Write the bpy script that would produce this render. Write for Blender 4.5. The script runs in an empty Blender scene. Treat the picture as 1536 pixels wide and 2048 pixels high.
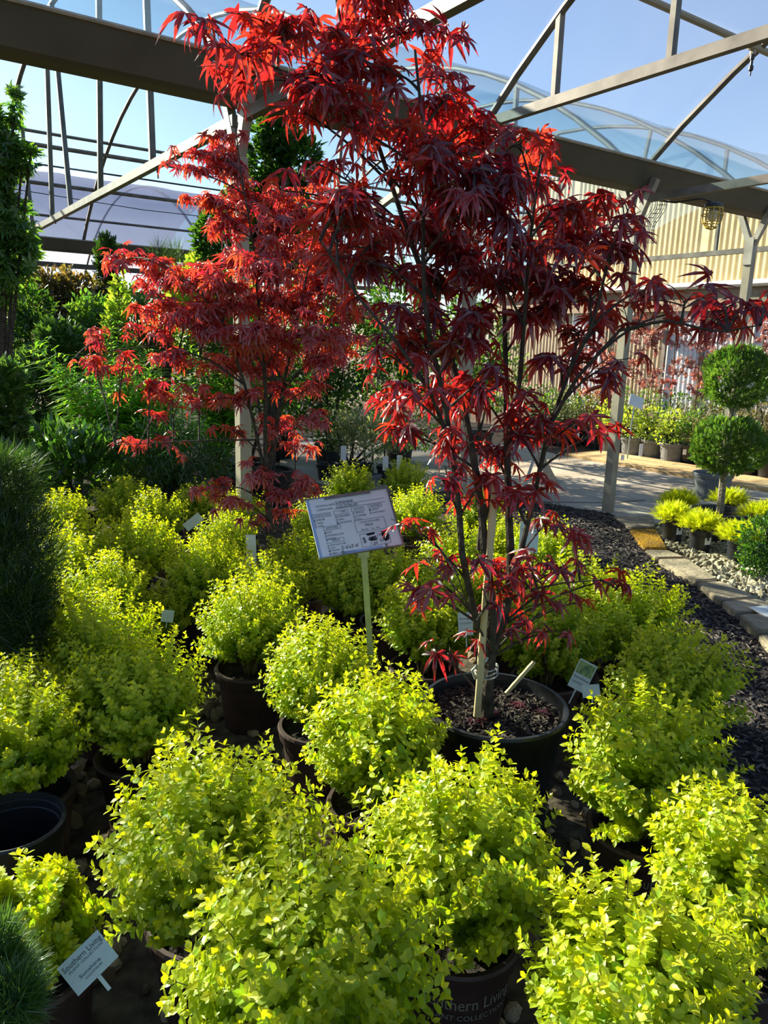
import bpy, math, random
import numpy as np
from mathutils import Matrix, Vector

SC = bpy.context.scene
COL = SC.collection
# ------------------------------------------------------------------ camera
FPX, PITCH, ROLL, CAMH = 1500.0, math.radians(12.7), math.radians(1.6), 1.5
_f = np.array([0, math.cos(PITCH), -math.sin(PITCH)])
_u0 = np.array([0, math.sin(PITCH), math.cos(PITCH)])
_r0 = np.array([1.0, 0, 0])
_r = math.cos(ROLL) * _r0 + math.sin(ROLL) * _u0
_u = -math.sin(ROLL) * _r0 + math.cos(ROLL) * _u0
EYE = np.array([0, 0, CAMH])
cam = bpy.data.cameras.new('camera')
cam.sensor_fit = 'VERTICAL'
cam.sensor_height = 24.0
cam.lens = 24.0 * FPX / 2048.0
cam.clip_start = 0.05
cam.clip_end = 400
camo = bpy.data.objects.new('camera', cam)
m = Matrix(((_r[0], _u[0], -_f[0], 0), (_r[1], _u[1], -_f[1], 0), (_r[2], _u[2], -_f[2], CAMH), (0, 0, 0, 1)))
camo.matrix_world = m
COL.objects.link(camo)
SC.camera = camo

# ------------------------------------------------------------------ sky, sun, exposure
SUN_AZ, SUN_EL = math.radians(-50), math.radians(25)
SUN_DIR = np.array([math.sin(SUN_AZ) * math.cos(SUN_EL), math.cos(SUN_AZ) * math.cos(SUN_EL), math.sin(SUN_EL)])
world = bpy.data.worlds.new('sky')
SC.world = world
world.use_nodes = True
wn = world.node_tree.nodes
bg = wn['Background']
sky = wn.new('ShaderNodeTexSky')
sky.sky_type = 'NISHITA'
sky.sun_disc = False
sky.sun_elevation = SUN_EL
sky.sun_rotation = SUN_AZ
sky.air_density = 1.0
sky.dust_density = 0.8
sky.ozone_density = 4.0
world.node_tree.links.new(sky.outputs[0], bg.inputs[0])
bg.inputs[1].default_value = 0.19
sl = bpy.data.lights.new('sun', 'SUN')
sl.energy = 20.0
sl.angle = math.radians(0.6)
sl.color = (1.0, 0.87, 0.66)
so = bpy.data.objects.new('sun', sl)
so.rotation_euler = Vector((-SUN_DIR).tolist()).to_track_quat('-Z', 'Y').to_euler()
so.location = (SUN_DIR * 30).tolist()
COL.objects.link(so)
vs = SC.view_settings
vs.view_transform = 'Standard'
vs.look = 'None'
vs.gamma = 1.0
vs.use_curve_mapping = False
vs.exposure = 0.0
cy = SC.cycles
cy.max_bounces = 6
cy.diffuse_bounces = 3
cy.glossy_bounces = 2
cy.transmission_bounces = 4
cy.transparent_max_bounces = 16
cy.caustics_reflective = False
cy.caustics_refractive = False
cy.use_denoising = True

# ------------------------------------------------------------------ photo geometry helpers (3D points at their real distance)
def ray(x, y):
    return _f + _r * (x - 768) / FPX - _u * (y - 1024) / FPX
def atz(x, y, z=0.0):
    d = ray(x, y)
    return EYE + d * (z - CAMH) / d[2]
def atY(x, y, Y):
    d = ray(x, y)
    return EYE + d * Y / d[1]
GD = np.array([0.82, 0.572, 0]); GD /= np.linalg.norm(GD)      # along the gutters
ND = np.array([-GD[1], GD[0], 0])                               # across the bays
def W(u, v, z):
    return GD * u + ND * v + np.array([0, 0, z])
def onu(x, y, u):
    d = ray(x, y)
    return EYE + d * (u - EYE @ GD) / (d @ GD)
def unit(a):
    a = np.asarray(a, float)
    return a / np.maximum(np.linalg.norm(a, axis=-1, keepdims=True), 1e-9)

# ------------------------------------------------------------------ mesh helpers
class MB:
    """collects geometry for ONE mesh"""
    def __init__(s):
        s.v, s.f, s.t, s.n = [], [], [], 0
    def add(s, v, faces, tint=0.5):
        v = np.asarray(v, float).reshape(-1, 3)
        s.v.append(v)
        for a in faces:
            a = np.asarray(a, int)
            if a.ndim == 1: a = a[None]
            s.f.append(a + s.n)
        t = np.full(len(v), tint) if np.isscalar(tint) else np.asarray(tint, float)
        s.t.append(t)
        s.n += len(v)
        return s
    def inst(s, tmpl, M, T, tint):
        tv, tf = tmpl
        k = len(tv)
        n = len(T)
        if n == 0: return s
        V = np.einsum('nij,kj->nki', M, tv) + T[:, None, :]
        off = (np.arange(n) * k)[:, None, None]
        s.v.append(V.reshape(-1, 3))
        for a in tf:
            s.f.append((a[None] + off).reshape(-1, a.shape[1]) + s.n)
        s.t.append(np.repeat(tint, k))
        s.n += n * k
        return s
    def bar(s, a, b, w, h=None, up=(0, 0, 1), tint=0.5):
        h = w if h is None else h
        a, b = np.asarray(a, float), np.asarray(b, float)
        d = unit(b - a)
        up = np.asarray(up, float)
        if abs(d @ unit(up)) > 0.95: up = GD
        x = unit(np.cross(d, up)); z = np.cross(x, d)
        o = [(-1, -1), (1, -1), (1, 1), (-1, 1)]
        v = [p + x * i * w / 2 + z * j * h / 2 for p in (a, b) for i, j in o]
        s.add(v, [[[0, 1, 2, 3], [7, 6, 5, 4], [0, 4, 5, 1], [1, 5, 6, 2], [2, 6, 7, 3], [3, 7, 4, 0]]], tint)
        return s
    def tube(s, pts, r, k=6, tint=0.5, caps=True):
        pts = np.asarray(pts, float)
        n = len(pts)
        r = np.full(n, r) if np.isscalar(r) else np.asarray(r, float)
        t = np.gradient(pts, axis=0); t = unit(t)
        ref = np.array([0.31, 0.17, 0.93]) if abs(t[0][2]) < 0.8 else np.array([0.9, 0.3, 0.1])
        x = unit(np.cross(t, ref)); y = np.cross(t, x)
        a = np.arange(k) * 2 * math.pi / k
        V = pts[:, None, :] + r[:, None, None] * (x[:, None, :] * np.cos(a)[None, :, None] + y[:, None, :] * np.sin(a)[None, :, None])
        i = np.arange(n - 1)[:, None]; j = np.arange(k)[None, :]
        q = np.stack([i * k + j, i * k + (j + 1) % k, (i + 1) * k + (j + 1) % k, (i + 1) * k + j], -1).reshape(-1, 4)
        fs = [q]
        if caps: fs += [np.arange(k)[::-1][None], (np.arange(k) + (n - 1) * k)[None]]
        s.add(V.reshape(-1, 3), fs, tint)
        return s
    def lathe(s, prof, k=32, c=(0, 0, 0), tint=0.5):
        c = np.asarray(c, float)
        a = np.arange(k) * 2 * math.pi / k
        V = np.array([[r * math.cos(x), r * math.sin(x), z] for r, z in prof for x in a]) + c
        n = len(prof)
        i = np.arange(n - 1)[:, None]; j = np.arange(k)[None, :]
        q = np.stack([i * k + j, i * k + (j + 1) % k, (i + 1) * k + (j + 1) % k, (i + 1) * k + j], -1).reshape(-1, 4)
        s.add(V, [q], tint)
        return s
    def poly(s, pts, z0, z1, tint=0.5):
        """prism: outline with a top at z1 and sides down to z0"""
        pts = np.asarray(pts, float)[:, :2]
        n = len(pts)
        V = np.concatenate([np.c_[pts, np.full(n, z1)], np.c_[pts, np.full(n, z0)]])
        i = np.arange(n)
        s.add(V, [np.arange(n)[None], np.stack([i, i + n, (i + 1) % n + n, (i + 1) % n], -1)], tint)
        return s
    def mesh(s, name, mats, smooth=False):
        me = bpy.data.meshes.new(name)
        if s.v:
            V = np.concatenate(s.v).astype(np.float32)
            loops = np.concatenate([a.ravel() for a in s.f]).astype(np.int32)
            tot = np.concatenate([np.full(len(a), a.shape[1]) for a in s.f]).astype(np.int32)
            start = np.concatenate([[0], np.cumsum(tot)[:-1]]).astype(np.int32)
            me.vertices.add(len(V)); me.vertices.foreach_set('co', V.ravel())
            me.loops.add(len(loops)); me.loops.foreach_set('vertex_index', loops)
            me.polygons.add(len(tot)); me.polygons.foreach_set('loop_start', start)
            try: me.polygons.foreach_set('loop_total', tot)
            except Exception: pass
            me.polygons.foreach_set('use_smooth', np.full(len(tot), bool(smooth)))
            at = me.attributes.new('tint', 'FLOAT', 'POINT')
            at.data.foreach_set('value', np.concatenate(s.t).astype(np.float32))
            me.update(calc_edges=True)
            me.validate()
        for mt in (mats if isinstance(mats, (list, tuple)) else [mats]):
            me.materials.append(mt)
        return me

def tag(o, label=None, cat=None, group=None, kind=None):
    if label: o['label'] = label
    if cat: o['category'] = cat
    if group: o['group'] = group
    if kind: o['kind'] = kind
    return o
def put(name, me, parent=None, loc=(0, 0, 0), rotz=0.0, **kw):
    o = bpy.data.objects.new(name, me)
    COL.objects.link(o)
    o.location = tuple(float(x) for x in loc)
    if rotz: o.rotation_euler = (0, 0, rotz)
    if parent is not None: o.parent = parent
    return tag(o, **kw)
def thing(name, loc, label, cat, group=None, rotz=0.0, kind=None):
    return put(name, None, None, loc, rotz, label=label, cat=cat, group=group, kind=kind)
def wpart(name, me, root, **kw):
    """a part whose mesh is in world coordinates, under an unrotated root"""
    l = root.location
    return put(name, me, root, (-l[0], -l[1], -l[2]), **kw)
def copy_tree(o, loc, rotz=0.0, scale=1.0, **kw):
    c = o.copy(); COL.objects.link(c)
    c.location = tuple(float(x) for x in loc); c.rotation_euler = (0, 0, rotz); c.scale = (scale,) * 3
    for ch in list(o.children):
        d = ch.copy(); COL.objects.link(d); d.parent = c
        for g2 in list(ch.children):
            e = g2.copy(); COL.objects.link(e); e.parent = d
    return tag(c, **kw)

# ------------------------------------------------------------------ materials
def newmat(name):
    mt = bpy.data.materials.new(name); mt.use_nodes = True
    nt = mt.node_tree; nt.nodes.clear()
    out = nt.nodes.new('ShaderNodeOutputMaterial')
    return mt, nt, out
def mixcol(nt, fac, a, b):
    n = nt.nodes.new('ShaderNodeMix'); n.data_type = 'RGBA'
    if isinstance(fac, (int, float)): n.inputs[0].default_value = fac
    else: nt.links.new(fac, n.inputs[0])
    for i, c in ((6, a), (7, b)):
        if isinstance(c, tuple): n.inputs[i].default_value = (*c, 1)
        else: nt.links.new(c, n.inputs[i])
    return n.outputs[2]
def leafmat(name, d0, d1, t0, t1, tw=0.5, gloss=0.06, rough=0.35, single=False):
    mt, nt, out = newmat(name)
    if single:
        src = nt.nodes.new('ShaderNodeObjectInfo').outputs['Random']
    else:
        a = nt.nodes.new('ShaderNodeAttribute'); a.attribute_name = 'tint'; src = a.outputs['Fac']
    dif = nt.nodes.new('ShaderNodeBsdfDiffuse'); tr = nt.nodes.new('ShaderNodeBsdfTranslucent'); gl = nt.nodes.new('ShaderNodeBsdfGlossy')
    nt.links.new(mixcol(nt, src, d0, d1), dif.inputs[0])
    nt.links.new(mixcol(nt, src, t0, t1), tr.inputs[0])
    gl.inputs['Roughness'].default_value = rough
    gl.inputs[0].default_value = (1, 1, 1, 1)
    m1 = nt.nodes.new('ShaderNodeMixShader'); m1.inputs[0].default_value = tw
    nt.links.new(dif.outputs[0], m1.inputs[1]); nt.links.new(tr.outputs[0], m1.inputs[2])
    m2 = nt.nodes.new('ShaderNodeMixShader'); m2.inputs[0].default_value = gloss
    nt.links.new(m1.outputs[0], m2.inputs[1]); nt.links.new(gl.outputs[0], m2.inputs[2])
    nt.links.new(m2.outputs[0], out.inputs[0])
    return mt
def solid(name, c0, c1=None, scale=8.0, rough=0.6, metal=0.0, spec=0.5, bump=0.0, bscale=None, stretch=None, detail=4.0, use_tint=False):
    """principled surface, two colours mixed by noise (or by the per-piece tint)"""
    mt, nt, out = newmat(name)
    p = nt.nodes.new('ShaderNodeBsdfPrincipled')
    p.inputs['Roughness'].default_value = rough
    p.inputs['Metallic'].default_value = metal
    p.inputs['Specular IOR Level'].default_value = spec
    tc = nt.nodes.new('ShaderNodeTexCoord'); vec = tc.outputs['Object']
    if stretch:
        mp = nt.nodes.new('ShaderNodeMapping'); mp.inputs['Scale'].default_value = stretch
        nt.links.new(vec, mp.inputs[0]); vec = mp.outputs[0]
    nz = nt.nodes.new('ShaderNodeTexNoise'); nz.inputs['Scale'].default_value = scale; nz.inputs['Detail'].default_value = detail
    nt.links.new(vec, nz.inputs['Vector'])
    if c1 is None:
        p.inputs['Base Color'].default_value = (*c0, 1)
    elif use_tint:
        a = nt.nodes.new('ShaderNodeAttribute'); a.attribute_name = 'tint'
        nt.links.new(mixcol(nt, a.outputs['Fac'], c0, c1), p.inputs['Base Color'])
    else:
        rp = nt.nodes.new('ShaderNodeMapRange'); rp.inputs[1].default_value = 0.32; rp.inputs[2].default_value = 0.68
        nt.links.new(nz.outputs[0], rp.inputs[0])
        nt.links.new(mixcol(nt, rp.outputs[0], c0, c1), p.inputs['Base Color'])
    if bump:
        n2 = nz
        if bscale:
            n2 = nt.nodes.new('ShaderNodeTexNoise'); n2.inputs['Scale'].default_value = bscale; n2.inputs['Detail'].default_value = 5
            nt.links.new(vec, n2.inputs['Vector'])
        b = nt.nodes.new('ShaderNodeBump'); b.inputs['Strength'].default_value = bump; b.inputs['Distance'].default_value = 0.02
        nt.links.new(n2.outputs[0], b.inputs['Height']); nt.links.new(b.outputs[0], p.inputs['Normal'])
    nt.links.new(p.outputs[0], out.inputs[0])
    return mt
def filmmat(name, clear=0.8, tint=(0.93, 0.97, 1.0), milk=(0.75, 0.8, 0.9), gloss=0.25):
    mt, nt, out = newmat(name)
    tp = nt.nodes.new('ShaderNodeBsdfTransparent'); tp.inputs[0].default_value = (*tint, 1)
    df = nt.nodes.new('ShaderNodeBsdfDiffuse'); df.inputs[0].default_value = (*milk, 1)
    tl = nt.nodes.new('ShaderNodeBsdfTranslucent'); tl.inputs[0].default_value = (*milk, 1)
    gl = nt.nodes.new('ShaderNodeBsdfGlossy'); gl.inputs['Roughness'].default_value = 0.18
    lw = nt.nodes.new('ShaderNodeLayerWeight'); lw.inputs[0].default_value = 0.5
    tc = nt.nodes.new('ShaderNodeTexCoord'); nz = nt.nodes.new('ShaderNodeTexNoise'); nz.inputs['Scale'].default_value = 0.9; nz.inputs['Detail'].default_value = 4
    mp = nt.nodes.new('ShaderNodeMapping'); mp.inputs['Scale'].default_value = (1.0, 1.0, 3.0)
    nt.links.new(tc.outputs['Object'], mp.inputs[0]); nt.links.new(mp.outputs[0], nz.inputs['Vector'])
    a = nt.nodes.new('ShaderNodeMixShader'); a.inputs[0].default_value = 0.5
    nt.links.new(df.outputs[0], a.inputs[1]); nt.links.new(tl.outputs[0], a.inputs[2])
    b = nt.nodes.new('ShaderNodeMixShader'); b.inputs[0].default_value = gloss
    nt.links.new(a.outputs[0], b.inputs[1]); nt.links.new(gl.outputs[0], b.inputs[2])
    ma = nt.nodes.new('ShaderNodeMath'); ma.operation = 'MULTIPLY_ADD'      # grazing views meet more plastic
    nt.links.new(lw.outputs['Facing'], ma.inputs[0]); ma.inputs[1].default_value = 0.30; ma.inputs[2].default_value = (1 - clear) - 0.12
    mb = nt.nodes.new('ShaderNodeMath'); mb.operation = 'MULTIPLY_ADD'; mb.use_clamp = True
    nt.links.new(nz.outputs[0], mb.inputs[0]); mb.inputs[1].default_value = 0.12; nt.links.new(ma.outputs[0], mb.inputs[2])
    c = nt.nodes.new('ShaderNodeMixShader')
    nt.links.new(mb.outputs[0], c.inputs[0]); nt.links.new(tp.outputs[0], c.inputs[1]); nt.links.new(b.outputs[0], c.inputs[2])
    nt.links.new(c.outputs[0], out.inputs[0])
    return mt

M = {}
M['gold'] = leafmat('privet_leaf', (0.22, 0.38, 0.008), (0.66, 0.62, 0.018), (0.42, 0.68, 0.004), (1.0, 0.90, 0.012), 0.48, 0.032, 0.45)
M['gold1'] = leafmat('privet_leaf_single', (0.22, 0.38, 0.008), (0.66, 0.62, 0.018), (0.42, 0.68, 0.004), (1.0, 0.90, 0.012), 0.48, 0.032, 0.45, True)
MAP = ((0.022, 0.005, 0.010), (0.075, 0.009, 0.013), (0.42, 0.004, 0.022), (1.0, 0.06, 0.020))
M['maple'] = leafmat('maple_leaf', *MAP, 0.55, 0.07, 0.38)
M['maple1'] = leafmat('maple_leaf_single', *MAP, 0.55, 0.07, 0.38, True)
MAP2 = ((0.16, 0.014, 0.03), (0.32, 0.04, 0.03), (0.80, 0.014, 0.045), (1.0, 0.13, 0.025))
M['mapleb'] = leafmat('far_maple_leaf', *MAP2, 0.55, 0.10, 0.4)
M['mapleb1'] = leafmat('far_maple_leaf_single', *MAP2, 0.55, 0.10, 0.4, True)
M['dark_leaf'] = leafmat('dark_leaf', (0.018, 0.055, 0.010), (0.045, 0.11, 0.018), (0.06, 0.20, 0.01), (0.18, 0.36, 0.02), 0.4, 0.05, 0.3)
M['mid_leaf'] = leafmat('mid_leaf', (0.04, 0.12, 0.02), (0.10, 0.20, 0.03), (0.12, 0.35, 0.02), (0.32, 0.52, 0.03), 0.45, 0.07, 0.4)
M['willow_leaf'] = leafmat('willow_leaf', (0.07, 0.24, 0.02), (0.18, 0.38, 0.035), (0.20, 0.62, 0.02), (0.60, 0.88, 0.04), 0.5, 0.05, 0.38)
M['bright_leaf'] = leafmat('bright_leaf', (0.16, 0.30, 0.02), (0.34, 0.42, 0.04), (0.35, 0.6, 0.02), (0.75, 0.8, 0.05), 0.5, 0.07, 0.4)
M['pale_leaf'] = leafmat('pale_leaf', (0.16, 0.24, 0.07), (0.42, 0.42, 0.17), (0.3, 0.4, 0.1), (0.6, 0.6, 0.2), 0.4, 0.07, 0.4)
M['bronze_leaf'] = leafmat('bronze_leaf', (0.05, 0.045, 0.012), (0.16, 0.10, 0.03), (0.2, 0.2, 0.02), (0.4, 0.25, 0.04), 0.4, 0.10, 0.32)
M['olive_leaf'] = leafmat('olive_leaf', (0.12, 0.12, 0.035), (0.26, 0.20, 0.07), (0.25, 0.25, 0.04), (0.45, 0.35, 0.1), 0.4, 0.05, 0.45)
M['pink_leaf'] = leafmat('pink_leaf', (0.20, 0.06, 0.06), (0.36, 0.16, 0.13), (0.5, 0.08, 0.06), (0.7, 0.25, 0.15), 0.45, 0.10, 0.4)
M['needle_dark'] = leafmat('needle_dark', (0.014, 0.042, 0.010), (0.04, 0.085, 0.016), (0.04, 0.13, 0.01), (0.16, 0.26, 0.02), 0.35, 0.04, 0.4)
M['needle_mid'] = leafmat('needle_mid', (0.03, 0.09, 0.02), (0.08, 0.16, 0.03), (0.08, 0.22, 0.02), (0.22, 0.38, 0.03), 0.35, 0.05, 0.45)
M['needle_top'] = leafmat('topiary_spray', (0.04, 0.10, 0.016), (0.15, 0.22, 0.04), (0.08, 0.24, 0.015), (0.32, 0.48, 0.04), 0.4, 0.04, 0.45)
M['juniper'] = leafmat('juniper_spray', (0.45, 0.52, 0.012), (0.75, 0.70, 0.02), (0.6, 0.75, 0.01), (1.0, 0.95, 0.02), 0.45, 0.04, 0.4)
M['bark'] = solid('maple_bark', (0.035, 0.028, 0.022), (0.085, 0.07, 0.05), 40, 0.85, spec=0.2, bump=0.4)
M['bark_pale'] = solid('pale_bark', (0.16, 0.12, 0.08), (0.30, 0.25, 0.17), 60, 0.85, spec=0.2, bump=0.4)
M['twig'] = solid('brown_twig', (0.13, 0.10, 0.04), (0.22, 0.17, 0.06), 50, 0.8, spec=0.2)
M['black_pot'] = solid('black_plastic', (0.010, 0.011, 0.013), (0.016, 0.017, 0.02), 20, 0.42, spec=0.5)
M['brown_pot'] = solid('brown_plastic', (0.045, 0.026, 0.02), (0.07, 0.038, 0.03), 12, 0.5, spec=0.4)
M['grey_pot'] = solid('grey_plastic', (0.10, 0.11, 0.115), (0.15, 0.16, 0.165), 14, 0.55, spec=0.4)
M['soil'] = solid('bark_soil', (0.010, 0.008, 0.006), (0.05, 0.038, 0.028), 70, 0.95, spec=0.2, bump=0.9)
M['chip'] = solid('bark_chip', (0.018, 0.014, 0.012), (0.15, 0.115, 0.085), rough=0.85, spec=0.25, use_tint=True)
M['mulch'] = solid('mulch', (0.012, 0.010, 0.011), (0.045, 0.034, 0.030), 45, 0.95, spec=0.2, bump=1.0)
M['mulch_chip'] = solid('mulch_chip', (0.016, 0.013, 0.014), (0.24, 0.18, 0.145), rough=0.8, spec=0.3, use_tint=True)
M['dirt'] = solid('dirt', (0.035, 0.026, 0.018), (0.11, 0.085, 0.055), 18, 0.95, spec=0.2, bump=0.9)
M['rock'] = solid('field_rock', (0.10, 0.065, 0.035), (0.38, 0.28, 0.17), rough=0.85, spec=0.25, bump=0.5, scale=30, use_tint=True)
M['gravel'] = solid('river_gravel', (0.14, 0.115, 0.07), (0.46, 0.40, 0.27), rough=0.8, spec=0.3, use_tint=True)
M['concrete'] = solid('concrete', (0.27, 0.24, 0.19), (0.44, 0.39, 0.31), 2.2, 0.85, spec=0.3, bump=0.25, bscale=40, detail=8)
M['crack'] = solid('joint_dirt', (0.03, 0.026, 0.02), None, 10, 0.9)
M['flag'] = solid('flagstone', (0.20, 0.165, 0.11), (0.42, 0.33, 0.22), 6, 0.85, spec=0.25, bump=0.6, bscale=25, detail=7)
M['moss'] = solid('moss_stone', (0.36, 0.18, 0.008), (0.16, 0.10, 0.03), 14, 0.95, spec=0.1, bump=0.9, bscale=50, detail=8)
M['plank'] = solid('boardwalk_wood', (0.36, 0.25, 0.12), (0.60, 0.45, 0.24), rough=0.8, spec=0.2, bump=0.3, scale=30, stretch=(1, 1, 1), use_tint=True)
M['steel'] = solid('galvanised_steel', (0.30, 0.27, 0.23), (0.46, 0.42, 0.36), 9, 0.5, 0.35, 0.5)
M['steel_dull'] = solid('weathered_steel', (0.11, 0.095, 0.08), (0.21, 0.185, 0.155), 7, 0.55, 0.3, 0.5)
M['gutter'] = solid('painted_gutter', (0.085, 0.075, 0.055), (0.12, 0.105, 0.08), 2.5, 0.6, 0.1, 0.4)
M['postwood'] = solid('tan_post', (0.28, 0.24, 0.18), (0.40, 0.35, 0.26), 5, 0.6, 0.15, 0.4)
M['film'] = filmmat('clear_film', 0.90, (0.90, 0.96, 1.0), (0.5, 0.56, 0.72))
M['film1'] = filmmat('far_clear_film', 0.88, (0.80, 0.95, 0.98), (0.45, 0.56, 0.68))
M['film2'] = filmmat('milky_film', 0.40, (0.9, 0.93, 1.0), (0.36, 0.40, 0.58), 0.15)
M['yellow_wall'] = solid('yellow_sheet', (0.62, 0.50, 0.24), (0.72, 0.60, 0.32), 3, 0.5, spec=0.4)
M['tan_wall'] = solid('tan_sheet', (0.46, 0.38, 0.26), (0.55, 0.46, 0.33), 3, 0.6, spec=0.4)
M['white_wall'] = solid('white_sheet', (0.60, 0.62, 0.66), (0.70, 0.72, 0.75), 3, 0.5, spec=0.4)
M['white'] = solid('white_pvc', (0.80, 0.78, 0.72), None, 3, 0.45)
M['eave'] = solid('brown_eave', (0.22, 0.17, 0.11), (0.28, 0.22, 0.15), 3, 0.7)
M['paper'] = solid('laminated_paper', (0.80, 0.81, 0.81), None, 3, 0.3)
M['bluepaper'] = solid('blue_tinted_edge', (0.34, 0.46, 0.68), None, 3, 0.35)
M['ink'] = solid('black_ink', (0.012, 0.012, 0.015), None, 3, 0.6)
M['greyink'] = solid('grey_print', (0.10, 0.10, 0.105), None, 3, 0.6)
M['zinc'] = solid('zinc_stake', (0.24, 0.29, 0.28), (0.34, 0.39, 0.37), 20, 0.38, 0.7)
M['tagcard'] = solid('pale_green_card', (0.50, 0.60, 0.53), (0.62, 0.70, 0.60), 14, 0.35)
M['tagphoto'] = solid('printed_leaf_photo', (0.06, 0.14, 0.04), (0.32, 0.42, 0.10), 90, 0.35)
M['whitecard'] = solid('white_card', (0.78, 0.78, 0.76), None, 3, 0.4)
M['potprint'] = solid('faded_pot_print', (0.30, 0.27, 0.22), None, 3, 0.6)
M['bamboo'] = solid('bamboo', (0.50, 0.38, 0.20), (0.66, 0.53, 0.31), 30, 0.5, spec=0.4, stretch=(1, 1, 0.15))
M['tape'] = solid('clear_tie_tape', (0.30, 0.30, 0.26), (0.46, 0.46, 0.40), 60, 0.3, spec=0.6)
M['yellow_cage'] = solid('yellow_plastic', (0.60, 0.40, 0.05), None, 3, 0.5)
M['bulb'] = solid('frosted_bulb', (0.70, 0.66, 0.52), None, 3, 0.25)
M['pvc'] = solid('tan_pipe', (0.30, 0.26, 0.18), (0.38, 0.33, 0.24), 4, 0.5)
M['net'] = solid('grey_net', (0.16, 0.155, 0.13), None, 3, 0.8)
M['oldwood'] = solid('weathered_board', (0.30, 0.25, 0.19), (0.55, 0.50, 0.42), 10, 0.8, stretch=(6, 6, 1))

# ------------------------------------------------------------------ leaf templates
def fold_leaf(w=0.46, droop=0.12, fold=0.10):
    v = [(0, 0, 0), (-w * .42, .30, fold), (w * .42, .30, fold), (0, .32, 0), (-w * .45, .66, fold * .8 - droop * .4), (w * .45, .66, fold * .8 - droop * .4), (0, .66, -droop * .4), (0, 1, -droop)]
    return np.array(v), [np.array([[0, 3, 1], [0, 2, 3], [6, 7, 4], [6, 5, 7]]), np.array([[3, 6, 4, 1], [3, 2, 5, 6]])]
def lance(w=0.16, droop=0.25):
    v = [(0, 0, 0), (-w / 2, .4, .03), (w / 2, .4, .03), (-w * .35, .75, -droop * .5), (w * .35, .75, -droop * .5), (0, 1, -droop)]
    return np.array(v), [np.array([[0, 2, 1], [3, 4, 5]]), np.array([[1, 2, 4, 3]])]
def needle(w=0.10):
    return np.array([(-w / 2, 0, 0), (w / 2, 0, 0), (0, 1, 0)]), [np.array([[0, 1, 2]])]
def diamond(w=0.5, droop=0.1):
    return np.array([(0, 0, 0), (w / 2, .5, .06), (0, 1, -droop), (-w / 2, .5, .06)]), [np.array([[0, 1, 2], [0, 2, 3]])]
def spray(k=7, w=0.16, rng=None, up=0.5):
    """a flat scale-leaf spray: short lance lobes up a stem"""
    V, Q = [], []
    for i in range(k):
        t = i / (k - 1)
        a = (0.75 - 0.35 * t) * (1 if i % 2 else -1) if i < k - 1 else 0.0
        l = 0.50 - 0.22 * t if i < k - 1 else 0.35
        b = np.array([0, t * 0.66, 0.02 * math.sin(i * 2.1)])
        d = np.array([math.sin(a), math.cos(a), 0.14 * math.cos(i * 1.7)]); s = np.array([math.cos(a), -math.sin(a), 0.0])
        n = len(V)
        V += [b - s * w * .3, b + s * w * .3, b + d * l * .6 + s * w * .5, b + d * l, b + d * l * .6 - s * w * .5]
        Q += [[n, n + 1, n + 2, n + 3, n + 4]]
    return np.array(V), [np.array(Q)]
def palmate(rng, lobes=7, wid=0.105, droop=0.35):
    angs = {7: [-118, -78, -38, 0, 38, 78, 118], 5: [-80, -40, 0, 40, 80]}[lobes]
    lens = {7: [.42, .72, .93, 1.0, .93, .72, .42], 5: [.6, .9, 1, .9, .6]}[lobes]
    V = [(0, 0, 0)]; F3 = []
    notch = []
    for i in range(lobes + 1):
        if i == 0: a = angs[0] - 26
        elif i == lobes: a = angs[-1] + 26
        else: a = (angs[i - 1] + angs[i]) / 2
        rr = 0.20 if 0 < i < lobes else 0.10
        notch.append(len(V)); V.append((math.sin(math.radians(a)) * rr, math.cos(math.radians(a)) * rr, 0.012))
    for i in range(lobes):
        a = math.radians(angs[i] + rng.normal(0, 5)); L = lens[i] * (1 + rng.normal(0, .05))
        dr = droop * (1 + rng.normal(0, .35)); bend = rng.normal(0, .10)
        d = np.array([math.sin(a), math.cos(a)]); s = np.array([math.cos(a), -math.sin(a)])
        def P(t, o, up=0):
            q = d * t * L + s * (o + bend * t * t)
            z = -dr * (t * L) ** 1.8 + up
            k = 1 - 0.25 * dr * (t * L)
            return (q[0] * k, q[1] * k, z)
        n = len(V)
        V += [P(.5, 0, -.015), P(.55, -wid, .03), P(.55, wid, .03), P(.80, -wid * .55, .012), P(.80, wid * .55, .012), P(1.0, 0)]
        a0, a1 = notch[i], notch[i + 1]
        F3 += [[0, n, a0], [0, a1, n], [a0, n, n + 1], [a1, n + 2, n], [n, n + 3, n + 1], [n, n + 2, n + 4], [n, n + 4, n + 3], [n + 3, n + 4, n + 5]]
    return np.array(V), [np.array(F3)]
def rock_tmpl(rng):
    v = [(1, 0, 0), (-1, 0, 0), (0, 1, 0), (0, -1, 0), (0, 0, 1), (0, 0, -1)]
    f = [(0, 2, 4), (2, 1, 4), (1, 3, 4), (3, 0, 4), (2, 0, 5), (1, 2, 5), (3, 1, 5), (0, 3, 5)]
    v = [np.array(p, float) for p in v]; mid = {}; F = []
    def md(a, b):
        k = (min(a, b), max(a, b))
        if k not in mid:
            mid[k] = len(v); v.append((v[a] + v[b]) / 2 * 1.32)
        return mid[k]
    for a, b, c in f:
        x, y, z = md(a, b), md(b, c), md(c, a)
        F += [(a, x, z), (b, y, x), (c, z, y), (x, y, z)]
    V = np.array(v) * (1 + rng.normal(0, .16, (len(v), 1)))
    return V, [np.array(F)]
def chip_tmpl():
    v = [(-.5, -.14, 0), (.5, -.10, 0), (.42, .12, 0), (-.45, .15, 0), (-.2, 0, .13), (.25, .02, .11)]
    return np.array(v), [np.array([[0, 4, 3], [1, 2, 5]]), np.array([[0, 1, 5, 4], [2, 3, 4, 5]])]
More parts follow.
